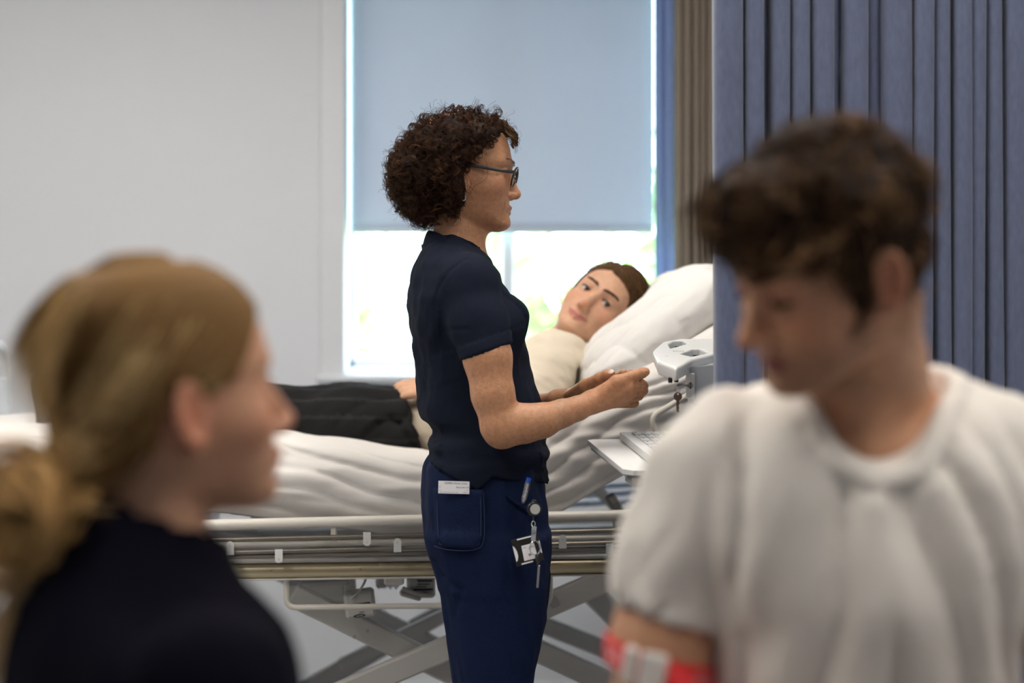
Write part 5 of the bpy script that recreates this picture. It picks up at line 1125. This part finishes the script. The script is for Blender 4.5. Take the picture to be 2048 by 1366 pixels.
# ================================================================== FOREGROUND MAN (white T-shirt, looking down to his right, seated)
MY = 1.34
man = empty('person', (.35, 1.46, 0), 'young man with tousled dark hair in white T-shirt looking down in the foreground', 'person')
MR = rotm(111, -22, -11); MS = .95; ML = np.array([.2975, MY, 1.2770])
mh = make_head(nose=.119, jaw=1.02, lips=.95, eyes='closed'); MRf = MR.astype(np.float32); MLf = ML.astype(np.float32)
MT = Stack([(1.175, .36, .425, 1.45, 1.53), (1.15, .255, .47, 1.40, 1.56), (1.125, .205, .505, 1.365, 1.575), (1.09, .170, .530, 1.340, 1.58), (1.05, .160, .540, 1.322, 1.58), (1.0, .168, .535, 1.312, 1.575), (.95, .182, .522, 1.310, 1.57), (.90, .192, .508, 1.315, 1.565), (.80, .195, .502, 1.32, 1.57), (.66, .188, .512, 1.31, 1.59), (.50, .185, .515, 1.31, 1.60)], 2.4, 220)
c32 = lambda *a: np.array(a, np.float32)
def man_arm(P, g=0.0):
    d = chain(P, [c32(.195, 1.445, 1.04), c32(.164, 1.43, .985), c32(.148, 1.41, .90), c32(.142, 1.37, .80)], [.046+g, .048+g, .0475+g, .043+g], .02)
    return d
def man_f(P):
    d = mh((P-MLf)@MRf/np.float32(MS))*MS
    hb = MLf+MRf@c32(0, -.025, -.055)
    d = smin(d, chain(P, [hb, c32(.350, 1.435, 1.175), c32(.362, 1.465, 1.11)], [.058, .063, .075], .02), .02)
    d = smin(d, rc(P, c32(.335, 1.40, 1.20), c32(.345, 1.385, 1.095), .012, .012), .03)      # neck tendon
    d = smin(d, chain(P, [c32(.235, 1.465, 1.065), c32(.36, 1.485, 1.118), c32(.485, 1.465, 1.075)], [.040, .055, .040], .03), .03)
    d = smin(d, rc(P, c32(.30, 1.40, 1.085), c32(.225, 1.43, 1.10), .012, .012), .03); d = smin(d, rc(P, c32(.39, 1.395, 1.09), c32(.47, 1.42, 1.11), .012, .012), .03)
    d = smin(d, ell(P, (.352, 1.46, .99), (.145, .105, .15)), .03); d = smin(d, ell(P, (.352, 1.47, .75), (.13, .10, .20)), .04)
    d = smin(d, man_arm(P), .012); d = smin(d, chain(P, [c32(.142, 1.37, .80), c32(.17, 1.22, .76), c32(.22, 1.08, .73)], [.043, .036, .027], .02), .012)
    d = smin(d, ell(P, (.235, 1.035, .725), (.03, .055, .02)), .015)
    for k in range(4): d = smin(d, chain(P, [c32(.215+.017*k, 1.0, .727), c32(.217+.018*k, .955, .717), c32(.219+.018*k, .93, .700)], [.0095, .0085, .0075], .003), .004)
    d = smin(d, chain(P, [c32(.215, 1.05, .725), c32(.19, 1.01, .73), c32(.195, .975, .727)], [.013, .011, .009], .004), .006)
    d = smin(d, chain(P, [c32(.525, 1.44, 1.06), c32(.560, 1.43, .95), c32(.565, 1.41, .80), c32(.53, 1.26, .70), c32(.47, 1.12, .66)], [.056, .052, .043, .038, .028], .02), .02)
    d = smin(d, ell(P, (.455, 1.075, .66), (.03, .055, .02)), .015)
    for k in range(4): d = smin(d, chain(P, [c32(.42+.017*k, 1.035, .662), c32(.415+.018*k, .99, .652), c32(.41+.018*k, .965, .635)], [.0095, .0085, .0075], .003), .004)
    d = smin(d, chain(P, [c32(.475, 1.08, .665), c32(.495, 1.04, .668), c32(.49, 1.0, .664)], [.013, .011, .009], .004), .006)
    return d
v1 = sculpt(man_f, [.13, 1.18, 1.145], [.49, 1.56, 1.42], .0032); v2 = sculpt(man_f, [.06, .90, .60], [.66, 1.62, 1.150], .008)
Vm, Fm = merge(v1, v2); Hm = (Vm-ML)@MR/MS
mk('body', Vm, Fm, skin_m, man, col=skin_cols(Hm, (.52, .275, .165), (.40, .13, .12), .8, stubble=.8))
hm = hair_volume([((0, .066, .080), (.062, .048, .034)), ((0, -.02, .07), (.074, .080, .060))],
    [(-.14, -.095), (-.08, -.092), (-.055, -.080), (-.036, -.050), (-.026, .005), (-.012, .018), (.006, .010), (.014, -.036), (.030, -.034), (.040, .000), (.052, .026), (.075, .032), (.10, .032), (.15, .030)], .006)
Va, Fa = sculpt(hm, [-.12, -.16, -.11], [.12, .16, .16], .0055); nl = grad(hm, Va, .004); Va = Va+nl*(fbm(Va, 30, 3, 6)*.007)[:, None]
rg = np.random.default_rng(33)
ccd = rg.normal(size=(997, 3))
def mflow(P, N):
    i = (np.floor((P+1)/.022).astype(int)@np.array([1, 37, 1301])) % 997; fwd = np.clip((P[:, 1:2]+.02)/.08, 0, 1); top = np.clip(P[:, 2:3]/.06, 0, 1)
    return ccd[i]*.9*top+np.concatenate([np.sign(P[:, :1])*.3*top, .9*fwd-.2, -.9*(1-top)-.15+0*fwd], 1)
S, r, c, P0 = strands_from(Va, Fa, mflow, 3800, .036, .0011, ((.022, .012, .008), (.22, .125, .064)), rise=.006, curl=.006, cf=.9, K=14, rg=rg, jit=.18, bend=6.0, sink=.004)
hi_ = np.clip(vnoise(P0, 48, 9)[:, None]*1.6, 0, 1); c = c*(.55+1.6*hi_)
Vs_, Fs_, Cs_ = strand_mesh(S, r, c); V_, F_ = merge((Va, Fa), (Vs_, Fs_)); C_ = np.concatenate([np.tile([.018, .010, .007], (len(Va), 1)), Cs_])
mk('hair', to_world(V_, MR, ML, MS), F_, hair_m, man, col=C_)
brows(man, MR, ML, MS, (.02, .012, .009), n=320, dense=.0010, arch=.002, lift=-.002)
lashes(man, MR, ML, MS, False, 34, rad=.0007)
tee = M('white_tshirt_cotton', (.73, .695, .65), .9, var=.015, spec=.15, bump=.1, bscale=40, weave=.15, wscale=500)
cuf = c32(.149, 1.412, .928); cn = unit(np.array([-.265, .0, -.964])).astype(np.float32)
def tee_f(P):
    d = MT(P, .02)
    d = smin(d, chain(P, [c32(.30, 1.48, 1.110), c32(.225, 1.465, 1.082), c32(.195, 1.445, 1.06)], [.055, .060, .064], .03), .03); d = smin(d, chain(P, [c32(.42, 1.48, 1.125), c32(.485, 1.46, 1.09), c32(.535, 1.44, 1.05)], [.052, .055, .060], .03), .03)
    s = chain(P, [c32(.192, 1.445, 1.055), c32(.164, 1.43, .985), c32(.149, 1.41, .90)], [.066, .0625, .0565], .02); s = np.maximum(s, (P-cuf)@cn)
    s = smax(s, -chain(P, [c32(.152, 1.42, .950), c32(.148, 1.41, .90)], [.0485, .0530], .01), .003)
    d = smin(d, s, .012)
    l = chain(P, [c32(.530, 1.44, 1.05), c32(.562, 1.43, .97), c32(.568, 1.42, .90)], [.062, .061, .058], .02); l = np.maximum(l, .925-P[:, 2]); d = smin(d, l, .012)
    return smax(d, -tee_neck(P), .005)
def tee_neck(P): return chain(P, [c32(.372, 1.50, 1.30), c32(.366, 1.455, 1.175), c32(.350, 1.345, 1.128)], [.085, .077, .050], .02)
Vt, Ft = sculpt(tee_f, [.07, 1.27, .50], [.66, 1.66, 1.24], .0065); nn = grad(tee_f, Vt, .005)
q = np.stack([Vt[:, 0]+.25*(Vt[:, 2]-1)*np.sign(Vt[:, 0]-.35), Vt[:, 1]*.7, Vt[:, 2]*.28], 1)
fo = (np.abs(np.sin(q[:, 0]*52+3.0*fbm(q, 9, 2, 8)))**.7-.6)*.018*np.clip((Vt[:, 0]-.19)/.03, 0, 1)*np.clip((1.14-Vt[:, 2])/.08, 0, 1)+fbm(q, 17, 3, 3)*.009
q2 = Vt[:, 2]*.7-Vt[:, 0]*1.1; fo += (np.abs(np.sin(q2*60+2*fbm(Vt, 8, 2, 4)))**.7-.6)*.005*np.clip((.205-Vt[:, 0])/.03, 0, 1)*np.clip((1.06-Vt[:, 2])/.05, 0, 1)
cdist = np.abs((Vt-cuf)@cn); fo *= np.where(Vt[:, 0] < .215, np.clip(cdist/.05, .1, 1), 1)
ndist = tee_neck(Vt.astype(np.float32)); fo *= np.clip((ndist-.012)/.02, 0, 1); fo += np.where(ndist < .020, .0035, 0)-.005*np.exp(-((ndist-.021)/.003)**2)
Vt = Vt+nn*fo[:, None]; tso = mk('t_shirt', Vt, Ft, tee, man)
nbp = [(1603, 800, 1.385), (1622, 850, 1.352), (1678, 901, 1.328), (1758, 920, 1.318), (1832, 897, 1.326), (1888, 818, 1.362), (1906, 742, 1.42), (1876, 708, 1.485), (1780, 690, 1.545), (1665, 705, 1.52), (1612, 745, 1.445)]
def snap(p):
    p = np.array(p, float)
    for _ in range(8): p = p-(tee_f(p[None].astype(np.float32))[0]-.001)*grad(tee_f, p[None], .003)[0]*.8
    return p
cl_ = spline([W(*p) for p in nbp+nbp[:3]], 130)[10:110]
# jeans and stool (below the picture)
jean = M('dark_jeans', (.03, .04, .07), .85, var=.15)
def seated_legs(hip, fwd, col_mat, parent, seat_z, side=.095, foot=.0):
    fwd = unit(np.array(fwd, float)); rt = np.array([fwd[1], -fwd[0], 0]); hip = np.array(hip, float)
    hips = [(hip+rt*s*side).astype(np.float32) for s in (-1, 1)]; kn = [(h+fwd*.42+np.array([0, 0, .0])).astype(np.float32) for h in hips]; an = [(k+fwd*.03-np.array([0, 0, k[2]-.09])).astype(np.float32) for k in kn]
    def f(P):
        d = rc(P, hips[0], hips[1], .11, .11)
        for h, k, a in zip(hips, kn, an): d = smin(d, chain(P, [h, k, a], [.088, .066, .05], .03), .03)
        return smax(d, seat_z-P[:, 2]-.0*P[:, 0] if False else d-1, .01)
    pts = np.array(hips+kn+an); V, Fc = sculpt(f, pts.min(0)-.14, pts.max(0)+.14, .014); mk('trousers', V, Fc, col_mat, parent)
    for a in an: shoe(parent, a*np.array([1, 1, 0])+fwd*.16, a*np.array([1, 1, 0])-fwd*.03)
seated_legs((.35, 1.47, .56), (-.25, -.97, 0), jean, man, .47)
def stool(c, label, top=.465):
    t = empty('stool', (c[0], c[1], 0), label, 'stool', 'round stools'); MB().tube([(c[0], c[1], top-.05), (c[0], c[1], top-.045), (c[0], c[1], top-.006), (c[0], c[1], top)], [.165, .175, .175, .165], 32).build('seat_pad', dark_pl, t, smooth=True)
    MB().tube([(c[0], c[1], .08), (c[0], c[1], top-.05)], .025, 14).build('gas_column', chrome, t, smooth=True)
    for k in range(5):
        a = k*2*math.pi/5+.5; e = np.array([c[0]+.25*math.cos(a), c[1]+.25*math.sin(a), .07]); MB().tube([(c[0], c[1], .09), e], [.02, .013], 8).build('base_leg', chrome, t, smooth=True); MB().tube([e+np.array([-.012, 0, -.042]), e+np.array([.012, 0, -.042])], .027, 12).build('castor', dark_pl, t, smooth=True)
stool((.35, 1.50), 'round padded stool under the young man in white', .445)
# tourniquet: red strap with white buckle round the upper arm, loose end hanging towards the body
tq = empty('tourniquet', (.145, 1.41, .84), 'red tourniquet strap with white plastic buckle around the upper arm', 'tourniquet')
redm = M('red_strap', (.72, .010, .016), .6, var=.06, vscale=60, weave=.3, wscale=400); whp = M('cream_plastic', (.86, .84, .80), .35, var=.02)
axc = lambda z: np.array([np.interp(z, [.80, .90, .985], [.142, .146, .150]), np.interp(z, [.80, .90, .985], [1.37, 1.41, 1.425])]); 
def tq_pt(a, z, r): c = axc(z); return np.array([c[0]+r*math.cos(a), c[1]+r*math.sin(a), z])
zc_ = lambda a: .885-.014*(math.cos(a))      # band tilts down towards the body
V = []; nA = 72
for i in range(nA):
    a = 2*math.pi*i/nA
    for dz, r in ((.0125, .0520), (.0115, .0545), (-.0115, .0550), (-.0125, .0525)): V.append(tq_pt(a, zc_(a)+dz, r))
Fb = np.array([(i*4+j, i*4+(j+1) % 4, ((i+1) % nA)*4+(j+1) % 4, ((i+1) % nA)*4+j) for i in range(nA) for j in range(4)])
band = mk('strap', V, Fb, redm, tq, True, autosmooth=40)
def strap_text(s, a0, size, mat):       # lettering wrapped round the strap
    cu = bpy.data.curves.new('t', 'FONT'); cu.body = s; cu.size = size; cu.resolution_u = 2; t = bpy.data.objects.new('t', cu); COL.objects.link(t)
    me = bpy.data.meshes.new_from_object(t.evaluated_get(bpy.context.evaluated_depsgraph_get())); v = np.array([w.co[:] for w in me.vertices]); fc = [tuple(p.vertices) for p in me.polygons]; bpy.data.objects.remove(t, do_unlink=True)
    P = [tq_pt(a0+x/.055, zc_(a0+x/.055)-.0075+y, .0556) for x, y, _ in v]; mk('strap_lettering', P, fc, mat, band, False)
wprint = M('white_print', (.8, .62, .62), .6, var=.03)
strap_text('SIS', 3.42, .021, wprint); strap_text('ISIT', 5.25, .021, M('faded_print', (.55, .30, .30), .6, var=.05))
for a, w, h, nm in ((4.10, .014, .036, 'buckle_bar'), (4.50, .026, .038, 'buckle_body')):
    c = tq_pt(a, zc_(a)-.002, .0575); R = rotm(math.degrees(a)-90+180, 0, 0)@rotm(0, 0, 10); MB().box(c, (w, .008, h), R, .0025).build(nm, whp, tq)
a_ = 4.72; e0 = tq_pt(a_, zc_(a_)-.002, .060); tail = spline([e0, e0+np.array([.016, -.012, -.010]), e0+np.array([.035, -.010, -.035]), e0+np.array([.048, 0, -.075]), e0+np.array([.052, .006, -.12])], 24); V = []
for i, p in enumerate(tail):
    w = np.array([.35+.5*min(i/14, 1), -.1, .95-.6*min(i/14, 1)]); w = unit(w)*.0125; V += [p+w, p-w]
Fb = np.array([(2*i, 2*i+1, 2*i+3, 2*i+2) for i in range(23)]); tl = mk('loose_end', V, Fb, redm, tq); s_ = tl.modifiers.new('thick', 'SOLIDIFY'); s_.thickness = .0016
# ================================================================== FOREGROUND WOMAN (blonde, seen from behind right)
wom = empty('person', (-.31, 1.24, 0), 'blonde woman with a low bun in navy jacket seen from behind at left', 'person')
WR = rotm(-59, 7, 2); WS = .975; WL = np.array([-.3010, 1.245, 1.1555])
wh = make_head(nose=.116, jaw=.95, lips=1.25, eyes='open', chin=-.003, nosez=-.041); WRf = WR.astype(np.float32); WLf = WL.astype(np.float32)
fwd = np.array([math.sin(math.radians(62)), math.cos(math.radians(62)), 0]); rgt = np.array([fwd[1], -fwd[0], 0]); TB = np.stack([rgt, fwd, [0, 0, 1]], 1).astype(np.float32); wc = np.array([-.318, 1.235, 0], np.float32)
def wom_f(P):
    d = wh((P-WLf)@WRf/np.float32(WS))*WS
    d = smin(d, chain(P, [WLf+WRf@c32(0, -.02, -.06), WLf+WRf@c32(0, -.04, -.14), wc+c32(0, 0, .96)], [.053, .050, .07], .02), .02)
    q = (P-wc)@TB
    d = smin(d, ell(q, (0, 0, .86), (.15, .09, .14)), .03); d = smin(d, ell(q, (0, 0, .62), (.13, .09, .17)), .03)
    return d
v1 = sculpt(wom_f, [-.46, 1.10, 1.02], [-.15, 1.42, 1.32], .0035); v2 = sculpt(wom_f, [-.52, 1.02, .44], [-.10, 1.46, 1.03], .012)
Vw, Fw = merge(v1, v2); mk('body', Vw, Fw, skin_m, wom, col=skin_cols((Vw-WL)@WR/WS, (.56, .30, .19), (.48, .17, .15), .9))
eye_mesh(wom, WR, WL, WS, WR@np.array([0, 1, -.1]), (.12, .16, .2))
hwv = hair_volume([((0, -.075, -.035), (.050, .030, .045)), ((0, -.03, .05), (.074, .072, .068))], [(-.14, -.085), (-.09, -.085), (-.06, -.065), (-.035, -.045), (-.024, .008), (.0, .012), (.018, .004), (.034, .006), (.05, .022), (.063, .042), (.080, .062), (.14, .070)], .005)
Va, Fa = sculpt(hwv, [-.10, -.15, -.11], [.10, .12, .14], .0045)
rg = np.random.default_rng(55); BUN = np.array([.012, -.138, -.085])
S, r, c, P0 = strands_from(Va, Fa, lambda P, N: unit(BUN-P), 3000, .075, .0010, ((.16, .088, .032), (.46, .29, .115)), rise=.003, K=14, rg=rg, jit=.05, bend=4.0, sink=.0015)
u_ = (vnoise(np.stack([P0[:, 0]*34, P0[:, 2]*34-P0[:, 1]*34, P0[:, 1]*4+P0[:, 2]*4], 1), 1, 4)[:, None]+1)/2; u_ = np.clip(u_*2.1-.55, 0, 1)*np.clip(1.15-np.clip((P0[:, 2:3]-.075)/.05, 0, 1)*.7, 0, 1); c = np.array([.15, .080, .028])*(1-u_)+np.array([.86, .60, .28])*u_
Vs_, Fs_, Cs_ = strand_mesh(S, r, c)
# bun: messy looped coils at the nape
bs = []; bc = []
for k in range(46):
    a0 = rg.random()*6.28; t = np.linspace(0, 1, 14); R_ = .020+.024*rg.random(); tilt = unit(rg.normal(size=3)+np.array([0, .9, .2])); u1 = unit(np.cross(tilt, [0, 0, 1.0])); u2 = np.cross(tilt, u1); ce_ = BUN+rg.normal(size=3)*.008
    ang = a0+t*(4+2.2*rg.random()); base = ce_+R_*(np.cos(ang)[:, None]*u1+np.sin(ang)[:, None]*u2*.95)
    for _ in range(14): o_ = rg.normal(size=3)*.0045; bs.append(base+o_); bc.append(np.array([.22, .125, .045])+np.array([.50, .32, .14])*rg.random())
for k in range(24):   # loose ends below the bun
    p = BUN+np.array([rg.normal()*.02, rg.normal()*.015, -.03]); q = p+np.array([rg.normal()*.02, rg.normal()*.03-.01, -.05-.09*rg.random()]); m_ = (p+q)/2+rg.normal(size=3)*.012
    base = spline([p, m_, q], 14)
    for _ in range(9): bs.append(base+rg.normal(size=3)*.0025*np.linspace(.5, 1.3, 14)[:, None]); bc.append(np.array([.42, .29, .16])+np.array([.25, .18, .10])*rg.random())
bs = np.array(bs); Vb, Fb, Cb = strand_mesh(bs, np.full(bs.shape[:2], .0011), np.array(bc))
Vcore, Fcore = sculpt(lambda P: ell(P, BUN, (.032, .036, .034)), BUN-.06, BUN+.06, .006)
V_, F_ = merge((Va, Fa), (Vs_, Fs_), (Vb, Fb), (Vcore, Fcore)); C_ = np.concatenate([np.tile([.20, .112, .044], (len(Va), 1)), Cs_, Cb, np.tile([.12, .065, .025], (len(Vcore), 1))])
mk('hair', to_world(V_, WR, WL, WS), F_, hair_m, wom, col=C_)
jk = M('navy_jacket', (.0030, .0030, .0072), .9, var=.1, spec=.05, weave=.2, wscale=500)
JS = Stack([(1.045, -.060, .060, -.075, .055), (1.02, -.085, .090, -.085, .068), (1.0, -.13, .13, -.098, .075), (.975, -.180, .185, -.108, .09), (.945, -.205, .21, -.115, .105), (.90, -.215, .218, -.118, .115), (.82, -.205, .208, -.118, .12), (.70, -.19, .19, -.12, .12), (.50, -.19, .19, -.13, .13)], 2.2, 180)
def jack_f(P):
    q = (P-wc)@TB; d = JS(q, .02)
    d = smin(d, chain(q, [c32(.175, 0, .93), c32(.215, .02, .84), c32(.22, .06, .68), c32(.19, .22, .62)], [.066, .062, .056, .045], .03), .02); d = smin(d, chain(q, [c32(-.175, 0, .93), c32(-.215, .02, .84), c32(-.22, .06, .68), c32(-.19, .22, .62)], [.066, .062, .056, .045], .03), .02)
    # stand-up collar
    nk = WLf+WRf@c32(0, -.045, -.125)
    col_ = chain(P, [wc+c32(-.004, 0, .985), nk+c32(-.006, 0, .0)], [.082, .068], .01); col_ = np.maximum(col_, P[:, 2]-(1.062-.45*((P-wc)@TB)[:, 1]))
    d = smin(d, col_, .02)
    d = smax(d, -chain(P, [WLf+WRf@c32(0, -.02, -.07), wc+c32(.006, 0, .985)], [.06, .060], .02), .004)
    return d
Vt, Ft = sculpt(jack_f, [-.60, .98, .50], [-.02, 1.50, 1.12], .008); nn = grad(jack_f, Vt, .005); Vt = Vt+nn*(fbm(Vt*np.array([1, 1, .6]), 13, 3, 61)*.008)[:, None]; mk('jacket', Vt, Ft, jk, wom)
for s in (-1, 1):
    hq = wc+TB@c32(s*.19, .25, .615)
    def hf(P, hq=hq, s=s):
        q = (P-wc)@TB; d = ell(q, (s*.175, .29, .61), (.028, .05, .02))
        for k in range(4): d = smin(d, chain(q, [c32(s*(.155+.016*k), .33, .612), c32(s*(.15+.016*k), .375, .602), c32(s*(.145+.016*k), .40, .588)], [.009, .008, .007], .003), .004)
        return smin(d, chain(q, [c32(s*.155, .28, .612), c32(s*.135, .32, .615), c32(s*.14, .35, .61)], [.012, .010, .009], .004), .006)
    V_, F_ = sculpt(hf, hq-.12, hq+.22, .005); mk('hand', V_, F_, skin_m, wom, col=np.tile([.58, .335, .225], (len(V_), 1)))
seated_legs((-.318, 1.235, .50), (.40, .90, 0), jk, wom, .40)
stool((-.33, 1.23), 'round padded stool under the blonde woman in navy', .385)
